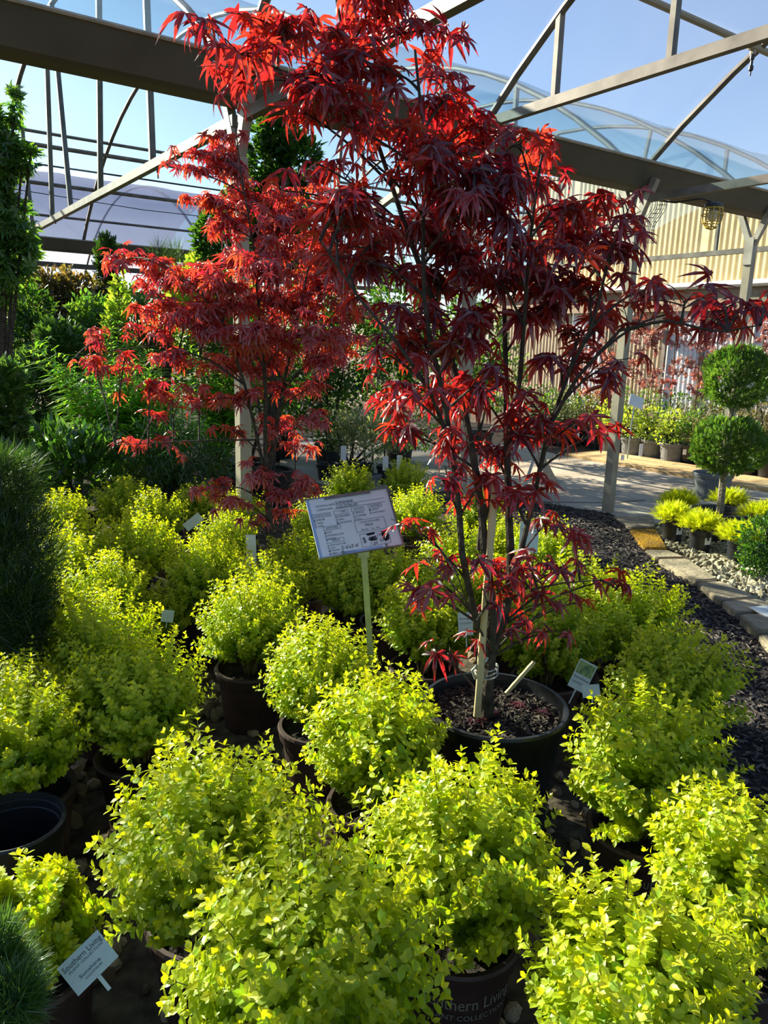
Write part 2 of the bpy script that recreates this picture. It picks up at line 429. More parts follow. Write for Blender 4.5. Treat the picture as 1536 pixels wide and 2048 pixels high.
def frames(d, nrm, length, width=None):
    """(N,3,3) matrices: template y -> d, z -> normal, x -> side"""
    d = unit(d)
    x = unit(np.cross(d, nrm)); z = np.cross(x, d)
    L = np.asarray(length, float)[:, None]; Wd = L if width is None else np.asarray(width, float)[:, None]
    return np.stack([x * Wd, d * L, z * L], -1)
def rvec(rng, n):
    return unit(rng.normal(size=(n, 3)))

RNG = np.random.default_rng(11)
LEAF = [fold_leaf(.56, .14, .08), fold_leaf(.60, .24, .05), fold_leaf(.52, .06, .11), fold_leaf(.62, .18, .08)]
LANCE = lance(); NEEDLE = needle(); DIAM = diamond()
SPRAY = spray(); 
PALM = [palmate(RNG, 7, .088, dr) for dr in (.25, .38, .50, .62, .42, .30)]
PALM5 = palmate(RNG, 5, .12, .3)
ROCKS = [rock_tmpl(RNG) for _ in range(5)]
CHIP = chip_tmpl()

# ================================================================== GROUND
gd = MB(); gd.add([(-40, -4, 0), (40, -4, 0), (40, 60, 0), (-40, 60, 0)], [[0, 1, 2, 3]])
ground = put('ground', gd.mesh('ground', M['dirt']), kind='structure')

px_conc = [(560, 950), (700, 985), (900, 982), (1050, 1000), (1090, 1010), (1165, 1022), (1222, 1031), (1258, 1050), (1312, 1052), (1345, 1047), (1440, 1052), (1536, 1058), (1760, 1085), (1760, 1024), (1536, 986), (1388, 961), (1133, 916), (1040, 893), (700, 872), (560, 885)]
conc = put('floor', MB().poly([atz(*p) for p in px_conc], -.02, .02).mesh('floor', M['concrete']), kind='structure')
cj = MB()
for a, b in (((1036, 1003), (1230, 1006)), ((1230, 1006), (1290, 1000)), ((940, 962), (1040, 968))):
    cj.bar(atz(*a, .021), atz(*b, .021), .018, .004)
wpart('expansion_joint', cj.mesh('expansion_joint', M['crack']), conc)

px_mul = [(880, 1000), (1050, 1000), (1165, 1022), (1222, 1031), (1262, 1058), (1300, 1105), (1380, 1165), (1450, 1225), (1520, 1285), (1620, 1400), (1800, 1700), (1640, 2000), (1480, 1750), (1440, 1500), (1330, 1330), (1190, 1210), (1000, 1100)]
mul_poly = np.array([atz(*p)[:2] for p in px_mul])
mul = put('mulch_path', MB().poly(mul_poly, -.01, .012).mesh('mulch_path', M['mulch']), kind='structure')
def inpoly(P, poly):
    x, y = P[:, 0], P[:, 1]; ins = np.zeros(len(P), bool)
    j = len(poly) - 1
    for i in range(len(poly)):
        xi, yi = poly[i]; xj, yj = poly[j]
        c = ((yi > y) != (yj > y)) & (x < (xj - xi) * (y - yi) / (yj - yi + 1e-12) + xi)
        ins ^= c; j = i
    return ins
def scatter(poly, n, rng, near=True):
    lo, hi = poly.min(0), poly.max(0)
    out = np.zeros((0, 2))
    while len(out) < n:
        P = lo + rng.random((n * 2, 2)) * (hi - lo)
        out = np.concatenate([out, P[inpoly(P, poly)]])
    return out[:n]
P = scatter(mul_poly, 8500, RNG)
n = len(P)
d = rvec(RNG, n); d[:, 2] *= .25; nn = np.tile([0, 0, 1.0], (n, 1)) + RNG.normal(0, .35, (n, 3))
ml = MB().inst((CHIP[0][:, [1, 0, 2]], CHIP[1]), frames(d, nn, .02 + .045 * RNG.random(n) ** 2, .02 + .03 * RNG.random(n)), np.c_[P, .014 + .012 * RNG.random(n)], RNG.random(n) ** 1.7)
wpart('bark_chips', ml.mesh('bark_chips', M['mulch_chip']), mul, kind='stuff')

# rocks between the pots: the ones in view are single stones
rockbed = put('gravel_bed', MB().poly([(-2.6, .6), (1.0, .6), (1.35, 2.4), (1.6, 4.6), (.2, 6.6), (-2.6, 6.6)], -.01, .006).mesh('gravel_bed', M['dirt']), kind='structure')
rmesh = []
for t in ROCKS:
    for tn in (.15, .45, .75, 1.0):
        rmesh.append(MB().add(t[0], t[1], tn).mesh('stone', M['rock']))
spots = [atz(655, 1690), atz(620, 1720), atz(455, 1425), atz(95, 1590), atz(690, 1660), atz(600, 1760), atz(340, 1200)]
for i in range(300):
    c = spots[[0, 0, 0, 1, 2, 2, 3, 3, 4, 5, 6][i % 11]]
    p = c[:2] + RNG.normal(0, .085, 2)
    s = .014 + .020 * RNG.random() ** 1.5
    o = put('stone', rmesh[int(RNG.integers(len(rmesh)))], rockbed, (p[0], p[1], .012 + .012 * RNG.random()))
    o.rotation_euler = tuple(RNG.random(3) * 6.28); o.scale = (s * (1 + .5 * RNG.random()), s, s * (.6 + .3 * RNG.random()))
rb = MB(); n = 2600
P = np.c_[-2.5 + 3.6 * RNG.random(n), .8 + 5.6 * RNG.random(n), .008 + .008 * RNG.random(n)]
for k in range(5):
    q = P[k::5]; mm = len(q)
    s = (.010 + .018 * RNG.random(mm) ** 1.5)
    rb.inst(ROCKS[k], frames(rvec(RNG, mm), rvec(RNG, mm), s, s * 1.3), q, RNG.random(mm) ** 1.3)
wpart('small_stones', rb.mesh('small_stones', M['rock']), rockbed, kind='stuff')

# river gravel beside the flagstones
px_riv = [(1300, 1062), (1345, 1050), (1440, 1054), (1536, 1060), (1760, 1090), (1760, 1330), (1640, 1300), (1536, 1235), (1440, 1172), (1370, 1115), (1335, 1100)]
riv_poly = np.array([atz(*p)[:2] for p in px_riv])
riv = put('river_gravel', MB().poly(riv_poly, -.01, .008).mesh('river_gravel', M['dirt']), kind='structure')
P = scatter(riv_poly, 3300, RNG); n = len(P)
rg = MB()
for k in range(5):
    q = P[k::5]; mm = len(q); s = .009 + .016 * RNG.random(mm) ** 1.6
    rg.inst(ROCKS[k], frames(rvec(RNG, mm), rvec(RNG, mm), s, s * 1.4), np.c_[q, .012 + .012 * RNG.random(mm)], RNG.random(mm))
wpart('pebbles', rg.mesh('pebbles', M['gravel']), riv, kind='stuff')
pmesh = [MB().add(t[0], t[1], tn).mesh('pebble', M['gravel']) for t in ROCKS for tn in (.3, .65, .95)]
P = scatter(np.array([atz(*p)[:2] for p in [(1350, 1105), (1420, 1118), (1536, 1140), (1560, 1240), (1500, 1195), (1440, 1160), (1385, 1118)]]), 200, RNG)
for q in P:
    s = .018 + .016 * RNG.random()
    o = put('pebble', pmesh[int(RNG.integers(len(pmesh)))], riv, (q[0], q[1], .024)); o.rotation_euler = tuple(RNG.random(3) * 6.28); o.scale = (s * 1.35, s, s * .7)

# flagstone edging, every slab its own piece
edge = thing('stone_edging', atz(1400, 1170), 'winding edge of flat tan stone slabs beside the dark mulch path', 'edging')
flags = [([(1224, 1032), (1303, 1031), (1313, 1055), (1257, 1057)], 'flag', .03), ([(1256, 1058), (1313, 1057), (1337, 1099), (1286, 1098)], 'moss', .033),
         ([(1288, 1100), (1336, 1101), (1371, 1115), (1311, 1116)], 'flag', .036), ([(1312, 1118), (1374, 1117), (1440, 1160), (1388, 1163)], 'flag', .045),
         ([(1392, 1166), (1441, 1162), (1514, 1195), (1438, 1201)], 'flag', .05), ([(1440, 1203), (1515, 1198), (1585, 1225), (1472, 1226)], 'flag', .05),
         ([(1474, 1229), (1585, 1228), (1640, 1262), (1512, 1262)], 'flag', .065), ([(1512, 1268), (1640, 1268), (1700, 1320), (1575, 1330)], 'flag', .05)]
for pts, mk, th in flags:
    q = np.array([atz(*p, th)[:2] for p in pts])
    c = q.mean(0); out = []
    for i in range(4):
        a, b = q[i], q[(i + 1) % 4]
        for t in (0.06, .35, .65, .94):
            p = a + (b - a) * t; p = p + (c - p) * (.02 + .05 * RNG.random()); out.append(p)
    fm = MB().poly(out, 0, th)
    top = np.array(out) + (c - np.array(out)) * .06
    fm.poly(top, th - .01, th + .006)
    o = wpart('flagstone', fm.mesh('flagstone', M[mk]), edge)
    if mk == 'moss': o['label'] = 'slab covered in orange moss'

# boardwalk: planks one by one
bw = thing('boardwalk', W(8.4, 4.0, 0), 'low yellowish plank walk along the far row of potted shrubs', 'boardwalk')
v0 = 7.15; k = 0
for row in range(6):
    u0 = 8.05 + row * .14
    v = -1.5 + (row % 2) * .6
    while v < v0:
        L = min(1.83, v0 - v)
        pm = MB().bar(W(u0 + .066, v + .004, .035 + .004 * RNG.random()), W(u0 + .066, v + L - .004, .035 + .004 * RNG.random()), .128, .036, tint=RNG.random())
        wpart('plank', pm.mesh('plank', M['plank']), bw); v += L
# light sandy gravel bed under the far pots
put('gravel_strip', MB().poly([W(8.9, -2, 0), W(8.9, 9.5, 0), W(15.9, 14, 0), W(15.9, -2, 0)], -.01, .015).mesh('gravel_strip', M['dirt']), kind='structure')

# ================================================================== GREENHOUSE FRAME
RA = 6.95; CA = math.cos(math.radians(42)); H0 = 2.95
def arch_h(dv):
    return H0 + math.sqrt(max(RA * RA - dv * dv, 0)) - RA * CA
V1 = 4.43; HB = 4.65; V2 = V1 + 2 * HB; V0 = V1 - 2 * HB
def arch_pts(vm, u, a0=-42, a1=42, n=22, dz=0.0):
    return [W(u, vm + RA * math.sin(math.radians(a)), H0 + RA * math.cos(math.radians(a)) - RA * CA + dz) for a in np.linspace(a0, a1, n)]
def gutter(v, u0, u1, label):
    prof = [(-.20, .13), (-.205, .135), (-.10, -.03), (-.07, -.045), (.07, -.045), (.10, -.03), (.205, .135), (.20, .13), (.09, -.02), (-.09, -.02)]
    g = MB(); a = [W(u0, v + x, 2.865 + z) for x, z in prof]; b = [W(u1, v + x, 2.865 + z) for x, z in prof]
    k = len(prof); i = np.arange(k)
    g.add(a + b, [np.stack([i, (i + 1) % k, (i + 1) % k + k, i + k], -1), i[::-1][None], (i + k)[None]])
    t = thing('gutter_beam', W((u0 + u1) / 2, v, 2.82), label, 'gutter')
    wpart('trough', g.mesh('trough', M['gutter']), t)
    l = MB()
    for s in (-1, 1): l.tube([W(u0, v + s * .207, 3.005), W(u1, v + s * .207, 3.005)], .012, 6)
    wpart('film_lock', l.mesh('film_lock', M['steel']), t, label='bright metal film lock strip')
gutter(V1, -7, 15.6, 'wide brown roof gutter running across the picture above the maples')
gutter(V2, -9, 15.6, 'far brown roof gutter low behind the left hand plants')

def post(u, v, label, hgt=2.82):
    t = thing('post', W(u, v, 0), label, 'post', None)
    wpart('shaft', MB().bar(W(u, v, 0), W(u, v, hgt - .28), .078, .078, up=GD).mesh('shaft', M['postwood']), t)
    for s in (-1, 1):
        wpart('arm', MB().bar(W(u, v, hgt - .30), W(u, v + s * .17, hgt + .08), .055, .055, up=GD).mesh('arm', M['steel']), t)
    wpart('bracket', MB().bar(W(u - .045, v, hgt - .46), W(u - .045, v, hgt - .2), .09, .012, up=GD).mesh('bracket', M['steel']), t)
    wpart('foot_plate', MB().bar(W(u, v, 0), W(u, v, .012), .15, .15, up=GD).mesh('foot_plate', M['steel']), t)
post(1.98, V1, 'square metal post rising behind the red maples under the gutter')
post(3.81, V1, 'square metal post hidden behind the tall front maple', )
post(5.64, V1, 'square tan post standing at the edge of the concrete beside the mulch')
post(7.47, V1, 'square tan post behind the double ball topiary')
post(9.30, V1, 'square post beyond the topiary close to the boardwalk')
for i, u in enumerate((-2.0, 1.98, 5.64, 9.3)):
    post(u, V2, ['slim grey post far left behind the leafy hedge', 'slim grey post under the far gutter above the dark hedge', 'slim grey far post behind the camellia tree', 'slim grey far post behind the maple crowns'][i])

def truss(u, vm, ch, label, group, half=None, name='roof_truss'):
    """bottom chord, webs up to the bow, and the bow itself"""
    t = thing(name, W(u, vm, ch), label, 'truss', group)
    a, b = vm - HB, vm + HB
    if half == 'near': a = vm - 1.0
    wpart('bottom_chord', MB().bar(W(u, a + .04, ch), W(u, b - .04, ch), .05, .062).mesh('bottom_chord', M['steel_dull']), t)
    for s in (1, -1):
        for s0, s1 in ((.73, .73), (1.57, 1.57), (3.05, 2.75), (4.2, 4.5)):
            v_0, v_1 = vm + s * (HB - s0), vm + s * (HB - s1)
            if v_0 < a or (s0 < 1 and (ch < 3 or s < 0)): continue
            wpart('web_strut', MB().bar(W(u, v_0, ch), W(u, v_1, arch_h(v_1 - vm)), .036, .045).mesh('web_strut', M['steel_dull']), t)
    wpart('bow', MB().tube(arch_pts(vm, u, -42 if half is None else -9, 42), .027, 8).mesh('bow', M['steel_dull']), t)
def bow(u, vm, label, group):
    o = put('bow', MB().tube(arch_pts(vm, u), .025, 8).mesh('bow', M['steel_dull']), None, label=label, cat='bow', group=group)
    return o
VMN, VMF, VMX = V1 - HB, V1 + HB, V2 + HB
NEAR_L = {1.98: 'grey roof truss of the near bay over the front maple crown', 5.64: 'grey roof truss of the near bay ending above the yellow work lamp', 9.3: 'near bay roof truss before the yellow wall', 12.96: 'near bay roof truss closest to the yellow wall'}
for u in (1.98, 5.64, 9.3, 12.96):
    truss(u, VMN, 2.75, NEAR_L[u], 'roof trusses of the near bay')
truss(3.81, VMN, 3.02, 'grey roof truss with high chord crossing the upper right sky', 'roof trusses of the near bay')
for u in (.15, 3.81 + 3.66):
    bow(u, VMN, 'single roof bow leaving the gutter above the ' + ('left edge of the picture' if u < 1 else 'far right post'), 'single bows of the near bay')
FAR_L = {-1.68: 'far bay roof truss at the left edge above the tall green tree', 1.98: 'far bay roof truss sloping down left across the open sky', 5.64: 'far bay roof truss behind the tall front maple', 9.3: 'far bay roof truss glimpsed between red maple crowns'}
for u in (-1.68, 1.98, 5.64, 9.3):
    truss(u, VMF, 2.75, FAR_L[u], 'roof trusses of the far bay')
for u in (.15, 3.3, 7.47):
    bow(u, VMF, {.15: 'dark curved bow of the far bay at the upper left beside the tall tree', 3.3: 'dark curved bow crossing the middle of the left sky', 7.47: 'dark curved bow of the far bay behind the tall maple crown'}[u], 'single bows of the far bay')
for u in (-3.5, -.5, 2.5, 5.5):
    bow(u, VMX, {-3.5: 'first bow from the left inside the bluish plastic tunnel', -.5: 'second bow from the left inside the bluish plastic tunnel', 2.5: 'third bow from the left inside the bluish plastic tunnel', 5.5: 'last bow inside the bluish plastic tunnel behind the maples'}[u], 'bows of the bluish tunnel')
pl = [(11.86, .02, .022, 'dark purlin pipe highest of the lines across the left sky'), (12.05, -.02, .03, 'pale water pipe under the highest purlin on the left'), (12.77, .0, .028, 'grey purlin pipe crossing the white band of sky'), ]
for v, dz, r, lab in pl:
    put('purlin_pipe', MB().tube([W(-8, v, arch_h(v - VMF) + dz), W(15, v, arch_h(v - VMF) + dz)], r, 8).mesh('purlin_pipe', M['steel_dull']), label=lab, cat='pipe', group='purlins of the far bay')
put('purlin_pipe', MB().tube([W(-8, 13.6, 3.34), W(15, 13.6, 3.34)], .02, 8).mesh('purlin_pipe', M['steel_dull']), label='thin pipe running in front of the bluish plastic tunnel', cat='pipe')
put('cable', MB().tube([W(-6, 12.6, 3.58), W(-2, 12.6, 3.50), W(2.1, 12.6, 3.52), W(4, 12.6, 3.45), W(9, 12.6, 3.5)], .006, 5).mesh('cable', M['black_pot']), label='thin dark cable sagging below the far purlins', cat='cable')
# misting pipe with nozzle, near bay
mp = thing('misting_pipe', W(5.4, 3.47, 3.66), 'tan overhead water pipe with a nozzle in the upper right corner', 'pipe')
wpart('pipe', MB().tube([W(-3, 3.47, 3.655), W(15, 3.47, 3.655)], .024, 10).mesh('pipe', M['pvc']), mp)
wpart('tee_fitting', MB().tube([W(5.50, 3.47, 3.655), W(5.60, 3.47, 3.655)], .032, 10).tube([W(5.55, 3.47, 3.655), W(5.55, 3.47, 3.60)], .02, 8).mesh('tee_fitting', M['pvc']), mp)
c = W(5.55, 3.47, 0)
wpart('nozzle', MB().lathe([(0, 3.615), (.016, 3.61), (.016, 3.57), (.010, 3.565), (.010, 3.53), (.017, 3.525), (.017, 3.50), (.006, 3.49), (.006, 3.465), (0, 3.46)], 12, c).mesh('nozzle', M['black_pot']), mp, label='black nozzle pointing down')
for i, (x, y, u) in enumerate(((316, 345, 1.98), (111, 440, 1.98))):
    p = onu(x, y, u)
    put('misting_nozzle', MB().lathe([(0, .05), (.012, .045), (.012, .0), (.006, -.005), (.006, -.04), (0, -.045)], 10, p).mesh('misting_nozzle', M['black_pot']), label=['black nozzle hanging below the left truss chord near its middle', 'black nozzle hanging low on the left truss chord'][i], cat='nozzle')

# knee brace below the high chord
put('knee_brace', MB().bar(W(3.81, V1 + .02, 2.98), W(3.81, V1 + 1.35, 2.60), .05, .05).mesh('knee_brace', M['steel']), label='bluish steel brace running down behind the gutter near the maple tip', cat='brace')

# plastic skins: wavy sheets
def film(vm, u0, u1, a0, a1, mat, label, nu=90, na=26, amp=.02):
    U = np.linspace(u0, u1, nu); A = np.radians(np.linspace(a0, a1, na))
    ph = np.cumsum(RNG.normal(0, .4, nu))
    V = []
    for i, u in enumerate(U):
        sag = -.05 * abs(math.sin(math.pi * (u + 1.68) / 1.83)) ** 1.0
        for j, a in enumerate(A):
            r = RA + .035 + sag * .6 + amp * math.sin(3.1 * a * 5 + ph[i]) * .5 + RNG.normal(0, amp * .15)
            V.append(W(u, vm + r * math.sin(a), H0 + r * math.cos(a) - RA * CA))
    i = np.arange(nu - 1)[:, None]; j = np.arange(na - 1)[None]
    q = np.stack([i * na + j, i * na + j + 1, (i + 1) * na + j + 1, (i + 1) * na + j], -1).reshape(-1, 4)
    me = MB().add(V, [q]).mesh('plastic_roof', mat, smooth=True)
    return put('plastic_roof', me, label=label, cat='greenhouse film', kind='structure')
film(VMN, -7, 15.6, -41.5, 41.5, M['film'], 'clear plastic roof sheet of the near bay')
film(VMF, -9, 15.6, -41.5, math.degrees(math.asin((12.46 - VMF) / RA)), M['film1'], 'clear plastic roof sheet of the far bay')
film(VMX, -9, 7.5, -41.5, 41.5, M['film2'], 'bluish milky plastic tunnel roof beyond the far gutter')
hem = [W(-9, 12.46, arch_h(12.46 - VMF) + .02), W(15.6, 12.46, arch_h(12.46 - VMF) + .02)]
put('film_hem', MB().tube(hem, .014, 6).mesh('film_hem', M['black_pot']), label='dark rolled hem where the far plastic roof ends above the white sky', cat='hem')

# low dark sheds and rails under the far gutter
rails = [(13.9, 2.62, .08, 'dark board below the far gutter'), (14.6, 2.25, .10, 'dull rail below the far gutter board'), (14.6, 1.95, .06, 'thin lower rail below the far gutter')]
for v, z, h, lab in rails:
    put('rail', MB().bar(W(-9, v, z), W(10, v, z), .05, h).mesh('rail', M['gutter']), label=lab, cat='rail')
ORD = ('first', 'second', 'third', 'fourth', 'fifth', 'sixth', 'seventh', 'eighth')
for i, u in enumerate(np.arange(-6, 8, 1.83)):
    put('rail_post', MB().bar(W(u, 14.6, 0), W(u, 14.6, 2.7), .06, .06, up=GD).mesh('rail_post', M['steel_dull']), label=f'{ORD[i]} short grey upright from the left under the far gutter', cat='post', group='uprights below the far gutter')

# ================================================================== BUILDING AT THE BACK RIGHT
def corrugated(u, v0, v1, z0, ztop, mat, pitch=.15, depth=.022, name='sheet'):
    n = int((v1 - v0) / pitch); prof = []
    for i in range(n):
        b = v0 + i * pitch
        prof += [(b, 0), (b + pitch * .30, 0), (b + pitch * .42, depth), (b + pitch * .72, depth), (b + pitch * .84, 0)]
    prof.append((v1, 0))
    A = [W(u - d, v, z0) for v, d in prof]; B = [W(u - d, v, ztop(v)) for v, d in prof]
    k = len(prof); i = np.arange(k - 1)
    return MB().add(A + B, [np.stack([i, i + 1, i + 1 + k, i + k], -1)]).mesh(name, mat)
WU = 16.1
wall = thing('wall_back', W(WU, 8, 0), 'long shed wall with yellow ribbed sheets above and white doors below', 'wall', kind='structure')
v = -1.0
while v < 17.5:
    wpart('yellow_sheet', corrugated(WU + 1.2, v, min(v + 2.1, 17.5), 2.9, lambda q: 5.34 + (q - 12.31) * .235, M['yellow_wall']), wall)
    v += 2.1
segs = [(-1.0, 5.6, 'tan_wall'), (5.6, 7.2, 'white_wall'), (7.2, 9.3, 'white_wall'), (9.3, 11.4, 'white_wall'), (11.4, 13.2, 'tan_wall'), (13.2, 14.4, 'white_wall'), (14.4, 17.5, 'tan_wall')]
for a, b, mk in segs:
    wpart('lower_sheet', corrugated(WU, a, b - .02, 0, lambda q: 2.45, M[mk], .12), wall)
wpart('eave_fascia', MB().bar(W(WU - .12, -1, 2.66), W(WU - .12, 17.5, 2.66), .10, .50).mesh('eave_fascia', M['eave']), wall)
wpart('lean_to_roof', MB().bar(W(WU + .55, -1, 3.02), W(WU + .55, 17.5, 3.02), 1.4, .05).mesh('lean_to_roof', M['white_wall']), wall)
wpart('gutter_pipe', MB().tube([W(WU - .25, -1, 2.96), W(WU - .25, 17.5, 2.96)], .075, 10).mesh('gutter_pipe', M['white']), wall, label='white rounded eave gutter')
for vv in (5.6, 9.3, 10.4, 11.4, 13.2):
    wpart('door_post', MB().bar(W(WU - .06, vv, 0), W(WU - .06, vv, 2.45), .09, .06, up=GD).mesh('door_post', M['steel_dull']), wall)
# net hanging at the post top
nb = MB()
p0, p1 = onu(1300, 395, 6.2), onu(1325, 400, 6.2)
rows = 14; cols = 7; grid = np.zeros((rows, cols, 3))
for i in range(rows):
    for j in range(cols):
        x = 1292 + 28 * (j / (cols - 1)) + 14 * math.sin(i * .45) + (6 if i > 8 else 0) * (1 - j / (cols - 1)); y = 376 + 110 * i / (rows - 1)
        grid[i, j] = onu(x, y, 6.2 + .05 * math.sin(j * 1.3 + i * .5))
for i in range(rows): nb.tube(grid[i], .0035, 4)
for j in range(cols): nb.tube(grid[:, j], .0035, 4)
put('hanging_net', nb.mesh('hanging_net', M['net']), label='grey net hanging bunched beside the top of the tan post', cat='net')
# caged work lamp
lp = onu(1425, 430, 5.64 + .5)
lamp = thing('work_lamp', lp, 'yellow caged work lamp hanging under the gutter at upper right', 'lamp')
wpart('cap', MB().lathe([(0, .10), (.05, .10), (.075, .085), (.075, .06), (.05, .055), (0, .055)], 16, lp).mesh('cap', M['black_pot']), lamp)
wpart('cable', MB().tube([lp + [0, 0, .1], lp + [-.1, .02, .13], onu(1350, 405, 6.1), onu(1310, 400, 5.9)], .008, 6).mesh('cable', M['black_pot']), lamp)
wpart('bulb', MB().lathe([(0, .055), (.03, .05), (.042, .0), (.035, -.04), (0, -.06)], 14, lp).mesh('bulb', M['bulb'], True), lamp)
cg = MB()
for i in range(10):
    a = i * 2 * math.pi / 10; e = np.array([math.cos(a), math.sin(a), 0])
    cg.tube([lp + e * .075 + [0, 0, .06], lp + e * .085, lp + e * .078 + [0, 0, -.05], lp + e * .04 + [0, 0, -.105], lp + [0, 0, -.118]], .005, 5)
for z, r in ((.05, .08), (0, .087), (-.06, .074), (-.1, .045)):
    cg.tube([lp + [r * math.cos(a), r * math.sin(a), z] for a in np.linspace(0, 2 * math.pi, 17)], .005, 5)
wpart('cage', cg.mesh('cage', M['yellow_cage']), lamp, label='yellow plastic wire cage')

# ================================================================== POTS
def pot_mesh(rt, rb, h, mat, k=36, lip=.012, name='pot'):
    p = [(0, 0), (rb * .94, 0), (rb, .012), (rt * .965, h - .05), (rt * .965, h - .045), (rt + lip * .5, h - .042), (rt + lip, h - .008), (rt + lip * .7, h), (rt - .002, h), (rt - .006, h - .02), (rb * .93, .012), (0, .012)]
    return MB().lathe(p, k).mesh(name, mat, smooth=False)
def disk(r, z, mat, name='soil', k=28, bumps=.006):
    V = [(0, 0, z + .004)]
    for rr in (.35, .7, 1.0):
        for i in range(k):
            a = i * 2 * math.pi / k; V.append((r * rr * math.cos(a), r * rr * math.sin(a), z + RNG.normal(0, bumps)))
    F4 = []; F3 = [[0, 1 + i, 1 + (i + 1) % k] for i in range(k)]
    for q in range(2):
        for i in range(k): F4.append([1 + q * k + i, 1 + (q + 1) * k + i, 1 + (q + 1) * k + (i + 1) % k, 1 + q * k + (i + 1) % k])
    return MB().add(V, [np.array(F3), np.array(F4)]).mesh(name, mat)
def text_mesh(body, size, width=None):
    cu = bpy.data.curves.new('lettering', 'FONT'); cu.body = body; cu.size = size; cu.resolution_u = 2
    o = bpy.data.objects.new('lettering', cu); COL.objects.link(o)
    dg = bpy.context.evaluated_depsgraph_get(); dg.update()
    me = bpy.data.meshes.new_from_object(o.evaluated_get(dg))
    V = np.array([v.co[:] for v in me.vertices]).reshape(-1, 3); Fc = [list(p.vertices) for p in me.polygons]
    bpy.data.objects.remove(o); bpy.data.curves.remove(cu); bpy.data.meshes.remove(me)
    if len(V):
        V[:, 0] -= V[:, 0].min()
        if width: V[:, 0] *= width / max(V[:, 0].max(), 1e-6)
    return V, Fc
def add_text(mb, body, size, fn, width=None, shear=0.0):
    V, Fc = text_mesh(body, size, width)
    if not len(V): return
    V[:, 0] += V[:, 1] * shear
    P = np.array([fn(x, y) for x, y, _ in V])
    mb.v.append(P); mb.t.append(np.full(len(P), .5))
    for f in Fc: mb.f.append(np.array([f]) + mb.n)
    mb.n += len(P)
POT_H, POT_R = .25, .128
def pot_print():
    mb = MB()
    def wrap(z0, x0):
        def f(x, y):
            zz = z0 + y; rr = POT_R * (.80 + .165 * zz / POT_H) + .0052
            a = -math.pi / 2 + (x + x0) / rr
            return (rr * math.cos(a), rr * math.sin(a), zz)
        return f
    add_text(mb, 'Southern Living', .045, wrap(.150, -.105), width=.21)
    add_text(mb, 'PLANT COLLECTION', .020, wrap(.122, -.09), width=.18)
    return mb.mesh('print', M['potprint'])
PRINT = pot_print()
PRIVET_POT = pot_mesh(POT_R, POT_R * .80, POT_H, M['brown_pot'])
PRIVET_SOIL = disk(POT_R * .95, POT_H - .03, M['soil'])

# ================================================================== PRIVET SHRUBS
def shrub_leaves(rng, R=.205, Rz=.19, zc=.43, z0=.22, ns=165, L=.025, npair=12):
    th = rng.random(ns) * 2 * math.pi
    el = np.arcsin(np.clip(-.55 + 1.55 * rng.random(ns), -1, 1))
    lump = 1 + .10 * np.sin(3 * th + rng.random() * 6) + .08 * np.sin(5 * th + 4 * el + rng.random() * 6)
    rad = lump * (.74 + .32 * rng.random(ns))
    D = np.c_[np.cos(th) * np.cos(el), np.sin(th) * np.cos(el), np.sin(el)]
    tip = np.array([0, 0, zc]) + D * np.array([R, R, Rz]) * rad[:, None]
    tip[:, 2] += .01 + .02 * rng.random(ns) * (el > 0)
    st = np.array([0, 0, z0]) + D * np.array([.25 * R, .25 * R, .0]) + rng.normal(0, .012, (ns, 3)) ; st[:, 2] = z0 + .3 * np.maximum(tip[:, 2] - z0, -.05)
    cp = st * .45 + tip * .55; cp[:, 2] += .02
    t = np.linspace(.30, 1.0, npair)
    B = lambda t: ((1 - t) ** 2)[None, :, None] * st[:, None] + (2 * t * (1 - t))[None, :, None] * cp[:, None] + (t ** 2)[None, :, None] * tip[:, None]
    Pt = B(t); Tg = unit(B(np.minimum(t + .02, 1.02)) - B(t - .02))
    side0 = unit(np.cross(Tg, rvec(rng, ns)[:, None, :])); side1 = np.cross(Tg, side0)
    k = np.arange(npair)
    s = np.where((k % 2 == 0)[None, :, None], side0, side1)
    Ps, Ds, Ns, Ls, Tn = [], [], [], [], []
    for sg in (-1, 1):
        dd = unit(Tg * .55 + sg * s * .9 + rng.normal(0, .22, s.shape) + np.array([0, 0, .10]))
        nn = Tg * .7 + D[:, None, :] * .5 + np.array([0, 0, .45]) + rng.normal(0, .32, s.shape)
        Ps.append(Pt + dd * .002); Ds.append(dd); Ns.append(nn)
        ll = L * (1.05 - .42 * ((t - .3) / .7) ** 2)[None, :] * (.8 + .4 * rng.random((ns, npair)))
        Ls.append(ll)
        Tn.append(np.clip(.02 + .52 * ((t - .3) / .7)[None, :] ** 1.5 * (.4 + .9 * rng.random((ns, 1))) + .20 * rng.random((ns, npair)) + .14 * np.maximum(D[:, 2:3], 0), 0, 1))
    # end leaf
    Ps.append(Pt[:, -1:]); Ds.append(Tg[:, -1:]); Ns.append(side0[:, -1:] + rng.normal(0, .3, side0[:, -1:].shape)); Ls.append(np.full((ns, 1), L * .6)); Tn.append(np.full((ns, 1), .85))
    P = np.concatenate([a.reshape(-1, 3) for a in Ps]); D2 = np.concatenate([a.reshape(-1, 3) for a in Ds]); N = np.concatenate([a.reshape(-1, 3) for a in Ns])
    Lg = np.concatenate([a.ravel() for a in Ls]); Tt = np.concatenate([a.ravel() for a in Tn])
    stems = [(st[i], cp[i], tip[i]) for i in range(0, ns, 4)]
    return P, frames(D2, N, Lg, Lg * (.95 + .3 * rng.random(len(Lg)))), Tt, stems
LEAFM = [MB().add(t[0], t[1]).mesh('leaf', M['gold1']) for t in LEAF]
def leaf_mesh(P, Fm, T, mat, name='foliage', tm=LEAF):
    mb = MB(); k = len(tm)
    for i in range(k): mb.inst(tm[i], Fm[i::k], P[i::k], T[i::k])
    return mb.mesh(name, mat)
